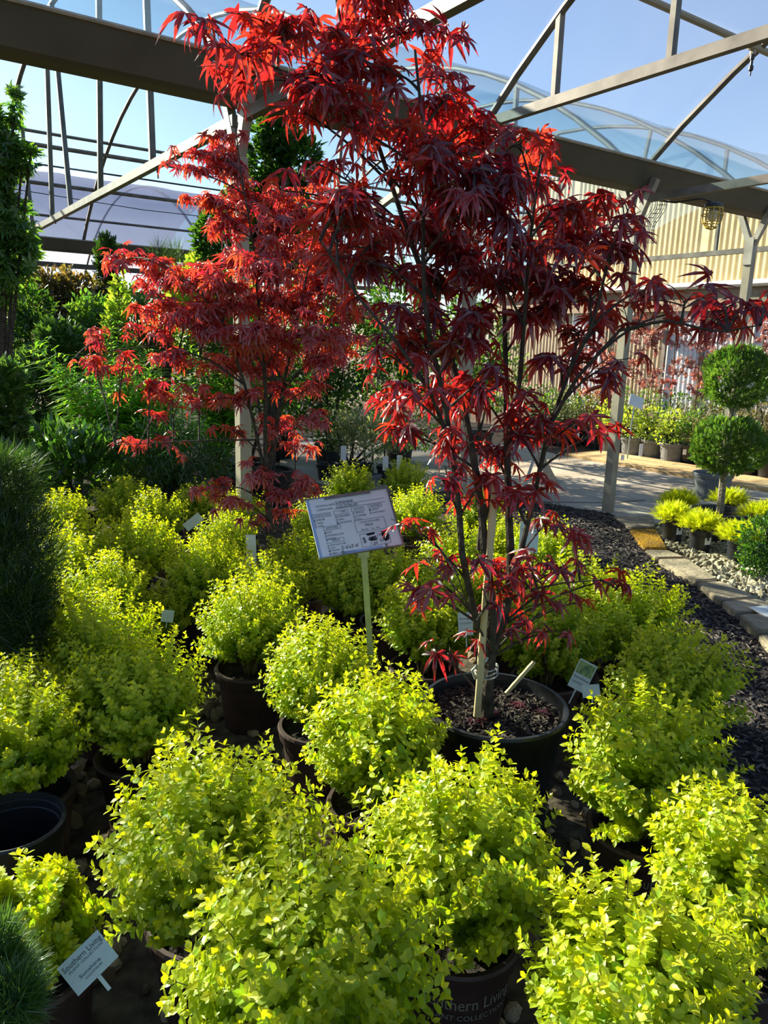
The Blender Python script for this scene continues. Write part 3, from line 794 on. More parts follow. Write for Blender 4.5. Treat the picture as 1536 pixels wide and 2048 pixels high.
def stem_mesh(stems, z0):
    mb = MB()
    for a, b, c in stems:
        t = np.linspace(0, .96, 5)[:, None]
        mb.tube((1 - t) ** 2 * a + 2 * t * (1 - t) * b + t * t * c, np.linspace(.0022, .0008, 5), 4, caps=False)
    for i in range(7):
        a = i * .9; mb.tube([(.012 * math.cos(a), .012 * math.sin(a), z0 - .03), (.03 * math.cos(a), .03 * math.sin(a), z0 + .05), (.08 * math.cos(a), .08 * math.sin(a), z0 + .16)], [.006, .005, .003], 5)
    return mb.mesh('stems', M['twig'])
def shrub_unique(loc, rotz, label, group, seed, nleaf=0, printed=False, R=.205, **kw):
    rng = np.random.default_rng(seed)
    P, Fm, T, stems = shrub_leaves(rng, R=R, **kw)
    root = thing('potted_privet', loc, label, 'shrub', group)
    pot = put('pot', PRIVET_POT, root, (0, 0, 0), rotz)
    if printed:
        put('print', PRINT, pot, (0, 0, 0), math.atan2(loc[0], -loc[1]) * 0 - rotz + printed)
    put('soil', PRIVET_SOIL, root)
    put('stems', stem_mesh(stems, .23), root)
    keep = np.ones(len(P), bool)
    if nleaf:
        wp = P + np.asarray(loc)
        toc = unit(EYE - np.asarray(loc)); rad = P - np.array([0, 0, .43])
        score = (rad @ toc) / R + .25 * np.linalg.norm(rad, axis=1) / R + .25 * rng.random(len(P))
        idx = np.argsort(-score)[:nleaf]
        keep[idx] = False
        for i in idx:
            o = bpy.data.objects.new('leaf', LEAFM[int(i) % 4]); COL.objects.link(o); o.parent = root
            m4 = np.eye(4); m4[:3, :3] = Fm[i]; m4[:3, 3] = P[i]
            o.matrix_local = Matrix(m4.tolist())
    put('foliage', leaf_mesh(P[keep], Fm[keep], T[keep], M['gold']), root, kind='stuff')
    return root
G = 'golden privet shrubs in pots'
# (x, y of the crown in the photo, radius, label)
front = [
 (610, 1925, .235, 'golden privet shrub at the bottom middle, cut by the lower frame edge', 0),
 (1275, 2015, .198, 'golden privet shrub at the bottom right, in front of the printed brown pot', 0),
 (925, 1718, .215, 'golden privet shrub just below the big black maple pot, its printed pot showing', .15),
 (415, 1692, .232, 'golden privet shrub half in shade beside the empty black pot', 0),
 (1465, 1755, .180, 'golden privet shrub cut by the right edge of the frame near the mulch', 0),
 (1292, 1538, .215, 'golden privet shrub right of the maple pot, lettered brown pot visible beneath', .42),
 (755, 1490, .195, 'golden privet shrub touching the left rim of the big maple pot', 0),
 (52, 1852, .135, 'golden privet shrub in front of the empty black pot at lower left', 0),
]
FRONT = []
for i, (x, y, r, lab, pr) in enumerate(front):
    low = i == 7                                                    # the one by the empty pot is a small low plant
    p = atz(x, y, .33 if low else .42); p[2] = 0
    FRONT.append(shrub_unique(p, RNG.random() * 6, lab, G, 100 + i, nleaf=300, printed=pr, R=r, Rz=.10 if low else r * .92, zc=.33 if low else .43, ns=150 if low else 300, L=.0275))
mid = [
 (1350, 1370, .21, 'golden privet shrub at the mulch edge, second behind the lettered pot shrub'),
 (1272, 1252, .235, 'golden privet shrub at the bend of the mulch path, furthest right of the back row'),
 (1100, 1272, .21, 'golden privet shrub directly behind the big black maple pot'),
 (640, 1352, .19, 'golden privet shrub just left of the foot of the sign stake'),
 (500, 1250, .205, 'golden privet shrub with its sunlit brown pot side showing, left of the sign'),
 (410, 1150, .205, 'golden privet shrub in front of the small red maple trunk, left side'),
 (278, 1402, .205, 'golden privet shrub beside the dark gap with stones, left of centre'),
 (192, 1292, .215, 'yellow topped privet shrub touching the dark needled bush'),
 (40, 1478, .185, 'golden privet shrub behind the empty black pot at the left edge'),
 (850, 1250, .19, 'golden privet shrub between the sign stake and the maple trunk'),
]
for i, (x, y, r, lab) in enumerate(mid):
    zc = .41 if i == 8 else .43                                     # the one behind the empty pot hangs low over its own pot
    p = atz(x, y, zc - .01); p[2] = 0
    shrub_unique(p, RNG.random() * 6, lab, G, 200 + i, R=r * 1.04, Rz=r * .88, zc=zc, ns=250, L=.0235)
proto = [shrub_unique((0, 0, 0), 0, '-', G, 300 + i, R=.20, Rz=.17, ns=220, L=.0235, npair=10) for i in range(4)]
backs = [
 (275, 1100, 1.08, 'golden privet shrub in sun beside the dark gap, left back rows'),
 (165, 1125, 1.1, 'yellowest privet shrub next to the dark needled bush'),
 (215, 1190, 1.0, 'golden privet shrub behind the yellow topped one near the needled bush'),
 (700, 1165, 1.0, 'shaded privet shrub under the sign board, left of its stake'),
 (600, 1128, .95, 'dark shaded privet shrub right of the small red maple trunk'),
 (1090, 1105, 1.0, 'golden privet shrub behind the maple stems next to the mulch'),
 (250, 1010, 1.0, 'green privet shrub in front of the glossy laurel bush'),
 (310, 1035, .95, 'golden privet shrub at the back, left of the white slanted tag'),
 (400, 1010, .9, 'green shaded privet shrub left of the small red maple, back row'),
 (700, 975, 1.0, 'green privet shrub peeking over the top edge of the sign'),
 (810, 962, .95, 'green privet shrub right of the sign top, in front of the small pots'),
 (830, 1030, 1.0, 'bright yellow privet shrub at the right edge of the sign'),
 (780, 1170, 1.0, 'golden privet shrub right of the sign stake, middle rows'),
 (920, 1120, 1.05, 'golden privet shrub behind the lower maple leaves'),
 (960, 1030, .95, 'golden privet shrub far behind the bamboo stake'),
 (1160, 1195, 1.05, 'golden privet shrub right behind the maple stems in the back row'),
 (540, 1185, .95, 'golden privet shrub below the small red maple trunk'),
 (330, 1225, .7, 'low privet shrub in the dark gap left of centre'),
 (880, 1185, .95, 'golden privet shrub left of the maple stems in shade'),
 (1010, 1190, 1.0, 'golden privet shrub hidden behind the front maple stems'),
 (455, 1075, .9, 'golden privet shrub behind the white stake of the small red maple'),
 (120, 1040, 1.0, 'golden privet shrub at the far left beside the needled bush'),
 (20, 1420, .9, 'shaded privet shrub below the dark needled bush at the left edge'),
 (480, 1030, .9, 'green privet shrub behind the small red maple trunk'),
 (640, 1045, .95, 'golden privet shrub behind the sign board'),
 (1005, 1090, .9, 'golden privet shrub between the maple stems'),
]
for i, (x, y, s, lab) in enumerate(backs):
    p = atz(x, y, .42 * s); p[2] = 0
    a = RNG.random() * 6.28
    if i < 4:
        o = proto[i]; o.location = tuple(p.tolist()); o.rotation_euler = (0, 0, a); o.scale = (s,) * 3; o['label'] = lab
    else:
        copy_tree(proto[i % 4], p, a, s, label=lab)

# ================================================================== MAPLES
def nearest(nodes, p):
    d = nodes - p; c = np.linalg.norm(d, axis=1) + 1.2 * np.maximum(d[:, 2] + .05, 0)
    return int(np.argmin(c))
def resample(pts, n=14):
    pts = np.asarray(pts, float); s = np.r_[0, np.cumsum(np.linalg.norm(np.diff(pts, axis=0), axis=1))]
    t = np.linspace(0, s[-1], n)
    return np.stack([np.interp(t, s, pts[:, i]) for i in range(3)], 1)
def maple(root, stems, blobs, Y0, spread, leafL, dens, mats, lmesh, rng, nsingle, tmpl, big=(.014, .006)):
    """stems: lists of world points; blobs: (px, py, rx, ry) leaf masses at their own depth"""
    nodes = []
    for st in stems:
        st = (st[0], st[1], st[2] * .7)
        q = resample(st[0], 18); nodes.append(q)
        r = np.linspace(st[1], st[2], 18)
        wpart('stem', MB().tube(q, r, 8).mesh('stem', M['bark']), root)
    nodes = np.concatenate(nodes)
    tw = MB(); pet = MB()
    P, D, N, Ls = [], [], [], []
    for (bx, by, rx, ry) in blobs:
        Yc = Y0 + rng.uniform(-spread, spread) * min(1, .35 + rx / 130)
        c = atY(bx, by, Yc)
        sx, sz = rx * Yc / FPX, ry * Yc / FPX
        sy = min(.30, .8 * sx)
        a = nodes[nearest(nodes, c + np.array([0, 0, -.05]))]
        mid = (a + c) / 2 + np.array([0, 0, .10 * np.linalg.norm(c - a)])
        t = np.linspace(0, 1, 8)[:, None]
        br = (1 - t) ** 2 * a + 2 * t * (1 - t) * mid + t * t * c
        tw.tube(br, np.linspace(.0045, .0022, 8), 5, caps=False)
        out = unit((c - a) * np.array([1, 1, .2]))
        core = 1.5 if 780 < bx < 1260 and 280 < by < 620 else 1.0
        n = max(3, int(core * dens * math.pi * sx * sz / (leafL * leafL * .62)))
        ntw = max(4, n // 7)
        ends = c + np.c_[rng.normal(0, .62, ntw) * sx, rng.normal(0, .62, ntw) * sy, rng.normal(0, .55, ntw) * sz]
        tws = []
        for e in ends:
            b = br[int(rng.integers(3, 8))]
            mm = (b + e) / 2 + [0, 0, .02]
            q = np.array([(1 - s) ** 2 * b + 2 * s * (1 - s) * mm + s * s * e for s in (0, .33, .66, 1)])
            tw.tube(q, np.linspace(.0022, .0010, 4), 4, caps=False); tws.append(q)
        for i in range(n):
            q = tws[i % ntw]; k = rng.random() ** .6 * 3; k0 = min(int(k), 2); b = q[k0] + (q[k0 + 1] - q[k0]) * (k - k0)
            h = rng.normal(size=3); h[2] *= .3; h = unit(h * .9 + out * .45)
            e = b + h * (.018 + .03 * rng.random()) + np.array([0, 0, .008])
            pet.tube([b, (b + e) / 2 + [0, 0, .006], e], .0009, 3, caps=False)
            dr = .25 + .95 * rng.random()
            d = unit(h + np.array([0, 0, -dr]))
            P.append(e); D.append(d); N.append(np.array([0, 0, 1.0]) + h * .5 + rng.normal(0, .30, 3)); Ls.append(leafL * (.62 + .52 * rng.random()))
    P, D, N, Ls = np.array(P), np.array(D), np.array(N), np.array(Ls)
    Fm = frames(D, N, Ls, Ls * (.85 + .25 * rng.random(len(Ls))))
    tint = rng.random(len(P))
    wpart('twigs', tw.mesh('twigs', M['bark']), root, kind='stuff')
    wpart('leaf_stalks', pet.mesh('leaf_stalks', mats[0]), root, kind='stuff')
    idx = np.argsort(np.linalg.norm(P - EYE, axis=1) / Ls)[:nsingle]
    keep = np.ones(len(P), bool); keep[idx] = False
    L0 = np.array(root.location)
    for i in idx:
        o = bpy.data.objects.new('leaf', lmesh[int(i) % len(lmesh)]); COL.objects.link(o); o.parent = root
        m4 = np.eye(4); m4[:3, :3] = Fm[i]; m4[:3, 3] = P[i] - L0
        o.matrix_local = Matrix(m4.tolist())
    wpart('foliage', leaf_mesh(P[keep], Fm[keep], tint[keep], mats[0], tm=tmpl), root, kind='stuff')
    return len(P)

# --- big front maple
c = atz(990, 1405, .42); PC = np.array([c[0], c[1], 0])
YM = PC[1]
mroot = thing('potted_maple', PC, 'tall dark red maple in the big black pot right of the sign', 'tree')
BR = .215
put('pot', pot_mesh(BR, .175, .42, M['black_pot'], 56, .012), mroot)
soil = put('soil', disk(BR * .96, .375, M['soil'], k=40, bumps=.006), mroot)
n = 1100; rr = BR * .93 * np.sqrt(RNG.random(n)); aa = RNG.random(n) * 6.28
d = rvec(RNG, n); d[:, 2] *= .35
ch = MB().inst((CHIP[0][:, [1, 0, 2]], CHIP[1]), frames(d, np.tile([0, 0, 1.], (n, 1)) + RNG.normal(0, .4, (n, 3)), .010 + .028 * RNG.random(n) ** 2, .010 + .016 * RNG.random(n)), np.c_[rr * np.cos(aa), rr * np.sin(aa), .380 + .008 * RNG.random(n)], RNG.random(n) ** 1.8)
put('bark_chips', ch.mesh('bark_chips', M['chip']), soil, kind='stuff')
def S(pts, r0, r1, base=YM):
    return ([atY(x, y, base + dy) for x, y, dy in pts], r0, r1)
stems = [
 S([(972, 1430, -.02), (975, 1380, -.02), (982, 1320, -.01), (984, 1290, 0)], .024, .019),
 S([(984, 1300, 0), (1003, 1250, .02), (1018, 1190, .04), (1022, 1120, .05), (1018, 1040, .05), (1014, 900, .03), (1012, 760, .05), (1008, 600, .1), (985, 440, .1)], .016, .006),
 S([(980, 1310, 0), (986, 1240, -.03), (978, 1150, -.03), (968, 1090, -.03), (962, 1010, -.02), (945, 900, 0), (915, 760, .03), (880, 640, .05), (820, 480, .08), (760, 300, .1), (690, 100, .1), (660, -80, .1)], .015, .005),
 S([(978, 1330, 0), (950, 1230, -.05), (925, 1120, -.08), (918, 1020, -.08), (905, 900, -.1), (880, 760, -.12), (850, 640, -.12), (845, 480, -.1), (850, 300, -.1), (830, 100, -.05)], .012, .005),
 S([(1018, 1190, .04), (1045, 1090, .0), (1075, 960, -.02), (1100, 850, -.05), (1140, 740, -.08), (1190, 640, -.1), (1215, 520, -.1)], .010, .004),
 S([(1014, 900, .03), (1040, 760, .0), (1050, 620, -.05), (1060, 480, -.08), (1080, 330, -.1)], .009, .004),
 S([(1100, 850, -.05), (1150, 760, -.1), (1240, 660, -.15), (1330, 640, -.2), (1440, 665, -.2), (1520, 650, -.22)], .006, .0025),
 S([(905, 900, -.1), (860, 780, -.15), (790, 680, -.2), (720, 600, -.2), (640, 480, -.2)], .007, .003),
 S([(760, 300, .1), (640, 180, .0), (500, 110, -.05)], .006, .003),
 S([(1022, 1120, .05), (1060, 1180, 0), (1130, 1165, -.05), (1200, 1160, -.08)], .005, .002),
 S([(984, 1300, 0), (965, 1270, -.06), (935, 1210, -.12), (915, 1150, -.15)], .005, .002),
]
blobs = [(560, 60, 150, 70), (455, 110, 80, 55), (740, 30, 120, 70), (860, 60, 80, 60), (620, 160, 140, 60), (800, 150, 120, 60), (900, 190, 70, 50), (690, 250, 100, 50), (820, 270, 110, 55), (470, 170, 70, 35),
 (600, 220, 90, 40), (930, 260, 50, 40), (1000, 330, 80, 45), (1088, 290, 35, 32), (870, 370, 120, 50), (960, 400, 110, 55), (700, 370, 70, 50), (1110, 420, 90, 35), (1200, 430, 70, 28), (1262, 410, 28, 25), (800, 440, 110, 50),
 (900, 480, 130, 50), (1020, 480, 110, 40), (1150, 490, 80, 30), (1225, 505, 55, 25), (670, 450, 70, 35), (770, 530, 100, 45), (880, 560, 120, 45), (1000, 560, 100, 45), (1100, 560, 90, 40), (1180, 570, 60, 35),
 (1330, 630, 65, 28), (1400, 640, 60, 35), (1475, 640, 55, 28), (1530, 620, 30, 28), (1290, 580, 40, 22), (1225, 640, 50, 28), (820, 640, 90, 40), (760, 700, 70, 35), (960, 680, 80, 50), (1060, 640, 80, 50), (1120, 710, 60, 50),
 (1190, 745, 45, 40), (1160, 660, 50, 30), (800, 780, 85, 40), (740, 800, 55, 28), (790, 860, 65, 30), (880, 780, 80, 55), (970, 800, 75, 55), (1060, 800, 60, 50), (1100, 860, 50, 40), (900, 880, 55, 45), (985, 900, 60, 45), (1045, 880, 50, 35),
 (1150, 845, 60, 18), (1215, 860, 45, 14), (885, 960, 50, 30), (835, 1050, 40, 28), (950, 985, 55, 30), (1020, 990, 50, 30), (1075, 960, 35, 30), (1095, 1045, 50, 22), (1140, 1050, 35, 20), (845, 1115, 35, 20), (900, 1120, 55, 25), (985, 1130, 55, 28),
 (1055, 1120, 55, 28), (1125, 1135, 55, 28), (1195, 1165, 45, 18), (1235, 1180, 20, 12), (885, 1170, 38, 14), (1005, 1175, 60, 22), (1080, 1190, 45, 25), (1150, 1205, 35, 14), (1010, 1225, 28, 14), (1050, 1240, 28, 14), (1098, 1262, 20, 10), (870, 1298, 28, 10), (945, 1290, 25, 10), (822, 1178, 14, 9), (560, 380, 40, 20), (640, 330, 50, 30), (740, 320, 60, 35), (690, 420, 60, 40), (740, 490, 60, 40), (1070, 350, 60, 35), (1040, 290, 40, 30), (960, 260, 50, 30), (860, 310, 70, 40), (680, 520, 60, 35), (1130, 460, 70, 30), (1240, 460, 45, 22), (940, 620, 80, 35), (850, 700, 70, 40), (1000, 740, 70, 40), (1370, 600, 60, 20), (1450, 610, 50, 18)]
PALM_M = [MB().add(t[0], t[1]).mesh('leaf', M['maple1']) for t in PALM]
rngm = np.random.default_rng(5)
NM = maple(mroot, stems, blobs, YM, .26, .082, 3.3, (M['maple'],), PALM_M, rngm, 300, PALM)
# pruned stub
wpart('pruned_stub', MB().tube([atY(960, 1100, YM + .02), atY(966, 1040, YM + .02), atY(986, 968, YM + .02)], [.012, .011, .010], 10).mesh('pruned_stub', M['bark']), mroot)
wpart('cut_face', MB().tube([atY(986, 968, YM + .02), atY(987.5, 962, YM + .02)], [.0102, .0102], 10).mesh('cut_face', M['bark_pale']), mroot, label='pale sawn end')
# bamboo stake, tie, short stick
def bamboo(pts, r, label, cat='stake'):
    pts = resample(pts, 12); rad = np.full(12, r); rad[::3] *= 1.12
    return put('bamboo_stake', MB().tube(pts, rad, 10).mesh('bamboo_stake', M['bamboo']), label=label, cat=cat)
bamboo([atY(954, 1432, YM - .05), atY(968, 1240, YM - .05), atY(991, 962, YM - .04)], .0105, 'tall tan bamboo stake tied to the front maple trunk')
b0 = atY(1022, 1369, YM + .0); 
bamboo([b0 + [-.012, 0, -.03], atY(1068, 1324, YM - .02)], .0065, 'short broken bamboo stick leaning in the maple pot soil')
tp = MB()
cc = atY(970, 1340, YM - .02)
for i in range(3):
    z = (i - 1) * .007
    tp.tube([cc + [.036 * math.cos(a) + .004, .040 * math.sin(a) + .005, z + .008 * math.sin(a + i)] for a in np.linspace(0, 2 * math.pi, 15)], .0022, 5)
tp.tube([cc + [-.03, -.02, -.02], cc + [-.042, -.025, .01], cc + [-.028, -.03, .03], cc + [-.005, -.035, .045], cc + [.0, -.03, .055]], .005, 6)
put('tie_tape', tp.mesh('tie_tape', M['tape']), label='clear plastic tie wrapped around the bamboo and maple trunk', cat='tie')
for i, (x, y) in enumerate(((985, 1425), (968, 1440), (945, 1437), (960, 1363), (1040, 1405), (1085, 1423))):
    p = atz(x, y, .392)
    t = PALM[i]
    o = put('fallen_leaf', MB().add(t[0] * .045 * np.array([1, 1, .5]), t[1]).mesh('fallen_leaf', M['maple1']), None, p, RNG.random() * 6, label=['crimson fallen leaf against the foot of the maple trunk', 'crimson fallen leaf in front of the maple trunk', 'crimson fallen leaf left of the bamboo foot', 'red fallen leaf behind the bamboo foot on soil', 'dull red fallen leaf right of the trunk on soil', 'dull red fallen leaf near the right pot rim'][i], cat='leaf', group='fallen maple leaves in the pot')

# --- second maple behind left
YB = 3.75
base = atY(540, 1110, YB); PB = np.array([base[0], YB, 0])
m2 = thing('potted_maple', PB, 'smaller bright red maple left of the sign, in front of the grey post', 'tree')
put('pot', pot_mesh(.15, .125, .30, M['black_pot']), m2)
put('soil', disk(.142, .27, M['soil']), m2)
stems2 = [
 S([(540, 1150, 0), (540, 1080, 0), (537, 1020, 0), (533, 960, 0)], .022, .016, YB),
 S([(533, 980, 0), (548, 880, .05), (565, 780, .1), (590, 660, .1), (620, 520, .1), (640, 400, .1)], .012, .004, YB),
 S([(533, 970, 0), (530, 880, -.05), (532, 780, -.05), (520, 640, -.05), (505, 480, 0), (480, 330, 0), (470, 250, 0)], .012, .003, YB),
 S([(533, 960, 0), (515, 880, -.05), (490, 770, -.1), (450, 650, -.15), (380, 560, -.15), (300, 520, -.15)], .010, .003, YB),
 S([(490, 770, -.1), (420, 720, -.15), (330, 690, -.2), (230, 700, -.2), (150, 715, -.2)], .006, .002, YB),
 S([(515, 880, -.05), (430, 880, -.1), (330, 885, -.15), (230, 890, -.15)], .005, .0018, YB),
 S([(565, 780, .1), (640, 700, .15), (700, 640, .15)], .007, .003, YB),
 S([(530, 1000, 0), (480, 975, -.05), (420, 975, -.08)], .005, .002, YB),
 S([(535, 1000, 0), (580, 960, .05), (620, 960, .05)], .005, .002, YB)]
blobs2 = [(425, 310, 50, 35), (470, 335, 55, 45), (405, 400, 45, 35), (445, 450, 50, 40), (505, 400, 55, 40), (385, 345, 35, 20), (600, 420, 60, 45), (640, 350, 40, 30),
 (240, 525, 35, 22), (300, 525, 50, 25), (330, 565, 60, 30), (400, 540, 60, 35), (480, 520, 60, 40), (560, 500, 70, 40), (640, 500, 70, 40),
 (350, 610, 70, 30), (450, 600, 80, 38), (560, 590, 80, 40), (650, 570, 60, 45), (320, 655, 55, 25), (400, 665, 80, 32), (510, 660, 80, 40), (610, 660, 70, 40), (690, 620, 50, 40),
 (205, 680, 35, 20), (185, 718, 52, 16), (250, 712, 28, 16), (345, 715, 55, 25), (440, 725, 70, 32), (540, 725, 70, 35), (640, 720, 60, 30), (700, 700, 40, 30),
 (300, 770, 45, 20), (312, 832, 32, 12), (400, 785, 55, 22), (480, 795, 50, 25), (580, 785, 60, 25), (650, 765, 40, 20), (345, 800, 35, 14), (260, 890, 45, 9), (330, 884, 45, 9), (460, 858, 30, 13), (565, 850, 50, 25), (630, 840, 45, 20), (590, 890, 35, 20),
 (445, 968, 45, 14), (520, 950, 60, 24), (480, 1000, 55, 18), (560, 988, 55, 24), (505, 1040, 35, 9), (560, 540, 90, 40), (450, 560, 80, 35), (380, 620, 60, 30), (600, 620, 80, 40), (500, 700, 80, 35), (690, 560, 50, 40), (420, 640, 70, 35), (660, 680, 60, 35), (570, 450, 60, 40), (605, 965, 28, 24), (400, 985, 25, 10), (565, 1025, 30, 18)]
PALM_B = [MB().add(t[0], t[1]).mesh('leaf', M['mapleb1']) for t in PALM]
NB = maple(m2, stems2, blobs2, YB, .30, .068, 4.3, (M['mapleb'],), PALM_B, np.random.default_rng(9), 300, PALM)
print('maple leaves', NM, NB)
put('marker_stake', MB().bar(atY(505, 1160, 3.6), atY(501, 1070, 3.6), .05, .01, up=(0, 1, 0)).mesh('marker_stake', M['whitecard']), label='white plastic marker stake beside the small red maple trunk', cat='stake')

# ================================================================== SIGN
sc = atY(708.6, 1044.9, 2.22)
roll, tilt, yaw = math.radians(7.65), math.radians(38), math.radians(-14.1)
Rm = (Matrix.Rotation(-yaw, 3, 'Z') @ Matrix.Rotation(-tilt, 3, 'X') @ Matrix.Rotation(roll, 3, 'Y').inverted())
X = np.array(Rm @ Vector((1, 0, 0))); Z = np.array(Rm @ Vector((0, 0, 1))); Nn = np.array(Rm @ Vector((0, -1, 0)))
SW, SH = .262, .194
def sp(x, y, o=0.0):
    return sc + X * (x - .5) * SW + Z * (.5 - y) * SH + Nn * o
sign = thing('plant_sign', atY(745, 1350, 2.25) * np.array([1, 1, 0]), 'white handwritten plant sign on a grey metal stake between the two maples', 'sign')
def card(mb, x0, y0, x1, y1, o0, o1):
    q = [(x0, y0), (x1, y0), (x1, y1), (x0, y1)]
    V = [sp(x, y, o0) for x, y in q] + [sp(x, y, o1) for x, y in q]
    mb.add(V, [[[0, 1, 2, 3], [7, 6, 5, 4], [0, 4, 5, 1], [1, 5, 6, 2], [2, 6, 7, 3], [3, 7, 4, 0]]])
    return mb
wpart('board', card(MB(), 0, 0, 1, 1, -.004, .0).mesh('board', M['paper']), sign)
wpart('blue_margin', card(card(MB(), 0, .0, .035, 1, 0, .0008), .30, .955, .75, .995, 0, .0008).mesh('blue_margin', M['bluepaper']), sign, label='bluish edge of the holder')
hold = MB()
card(hold, .22, .0, .78, .045, 0, .004); card(hold, -.012, -.01, 1.012, .004, -.006, .003); card(hold, -.012, .996, 1.012, 1.01, -.006, .003); card(hold, .99, 0, 1.012, 1, -.006, .003)
card(hold, .27, .94, .29, 1.0, 0, .005); card(hold, .79, .94, .81, 1.0, 0, .005)
wpart('clip_frame', hold.mesh('clip_frame', M['zinc']), sign, label='grey metal clips and rim')
sk0 = atY(727, 1098, 2.235); sk1 = atY(744, 1350, 2.265)
stk = np.array([sk0 + (sk1 - sk0) * t for t in np.linspace(0, sk0[2] / (sk0[2] - sk1[2]), 14)])
sm = MB()
sm.bar(stk[0], stk[1] * .4 + stk[0] * .6, .032, .010, up=(0, 1, 0)); sm.bar(stk[0], stk[-1], .019, .009, up=(0, 1, 0))
wpart('stake', sm.mesh('stake', M['zinc']), sign)
ink, hand, lines = MB(), MB(), MB()
def T(mb, s, x, y, h, w, shear=0): add_text(mb, s, h * SH, lambda a, b: sp(x + a / SW, y - b / SH, .0012), w * SW if w else None, shear)
def box(x0, y0, x1, y1, t=.0035):
    for a in ((x0, y0, x1, y0 + t), (x0, y1 - t, x1, y1), (x0, y0, x0 + t * .8, y1), (x1 - t * .8, y0, x1, y1)): card(lines, *a, 0, .0009)
T(ink, 'BOTANICAL NAME', .10, .155, .045, .22); T(ink, 'COMMON NAME', .10, .22, .045, .19)
card(lines, .33, .158, .93, .162, 0, .0009); card(lines, .31, .222, .93, .226, 0, .0009)
T(ink, 'CLASSIFICATION', .035, .315, .045, .20); box(.025, .265, .25, .33)
for i, s in enumerate(('SHRUB', 'TREE', 'VINE')): T(ink, s, .065, .385 + i * .055, .045, None); box(.035, .352 + i * .055, .052, .388 + i * .055)
T(ink, 'TYPE', .36, .305, .045, None); box(.29, .258, .46, .325)
for i, s in enumerate(('EVERGREEN', 'SEMI-', 'DECIDUOUS')): T(ink, s, .325, .375 + i * .055, .045, [.15, .07, .15][i]); box(.295, .342 + i * .055, .313, .378 + i * .055)
T(ink, 'BLOOMS', .54, .295, .045, .10); box(.50, .25, .66, .315)
for i, s in enumerate(('SPRING', 'SUMMER', 'FALL')): T(ink, s, .54, .36 + i * .055, .045, None); box(.508, .33 + i * .055, .526, .366 + i * .055)
T(ink, 'HARDINESS', .735, .285, .045, .13); box(.71, .24, .88, .30)
for i, s in enumerate(('HARDY', 'HALF-HARDY')): T(ink, s, .745, .345 + i * .055, .045, [.09, .16][i]); box(.712, .315 + i * .055, .73, .35 + i * .055)
T(ink, 'EXPOSURE', .155, .545, .045, .14); box(.125, .497, .33, .562)
for i, s in enumerate(('SUN', 'MORNING SUN', 'SHADE')): T(ink, s, .155, .615 + i * .055, .045, [.05, .19, .085][i]); box(.125, .583 + i * .055, .143, .619 + i * .055)
T(ink, 'COLOR OF FLOWERS', .56, .535, .045, .245); box(.50, .475, .865, .68)
T(hand, 'PALE', .62, .595, .06, None); T(ink, 'Berries   Yes   No', .56, .66, .045, .22)
T(ink, 'HEIGHT', .19, .76, .045, .095); box(.125, .715, .33, .78)
for i, s in enumerate(('GROUNDCOVER', 'LOW', 'MEDIUM', 'TALL')): T(ink, s, .155, .83 + i * .045, .038, [.19, .055, .095, .06][i]); box(.125, .805 + i * .045, .142, .833 + i * .045)
T(ink, 'For Best Growing Conditions Use', .125, .985 - .01, .035, .30)
T(hand, "5'-6'x3'-4'", .275, .915, .085, .20, .15)
T(hand, 'SUNSHINE', .335, .148, .068, .215, .1); T(hand, 'LIGUSTRUM', .335, .222, .068, .255, .1)
for x, y in ((.038, .385), (.297, .485), (.715, .345), (.128, .615), (.128, .92)): T(hand, 'x', x, y, .05, None)
box(.52, .715, .87, .935)
T(hand, '$', .545, .865, .13, .035); T(hand, '15', .73, .80, .07, None); T(hand, '1 gal', .63, .915, .065, None, .1); T(hand, '25', .74, .89, .07, None)
def scribble(pts, w):
    for a, b in zip(pts[:-1], pts[1:]):
        hand.bar(sp(*a, .0016), sp(*b, .0016), w, .0006, up=Nn)
scribble([(.60, .735), (.70, .722), (.61, .752), (.70, .742)], .0032)
scribble([(.62, .80), (.71, .79), (.61, .83), (.72, .82), (.63, .845), (.71, .85)], .0030)
scribble([(.785, .74), (.85, .715), (.775, .77), (.86, .745), (.78, .80), (.86, .775), (.785, .83), (.865, .805), (.79, .86), (.86, .84), (.80, .885), (.85, .87)], .0045)
wpart('printed_form', ink.mesh('printed_form', M['greyink']), sign, label='grey printed form wording')
wpart('form_lines', lines.mesh('form_lines', M['greyink']), sign)
wpart('handwritten_text', hand.mesh('handwritten_text', M['ink']), sign, label='black marker handwriting', kind='stuff')

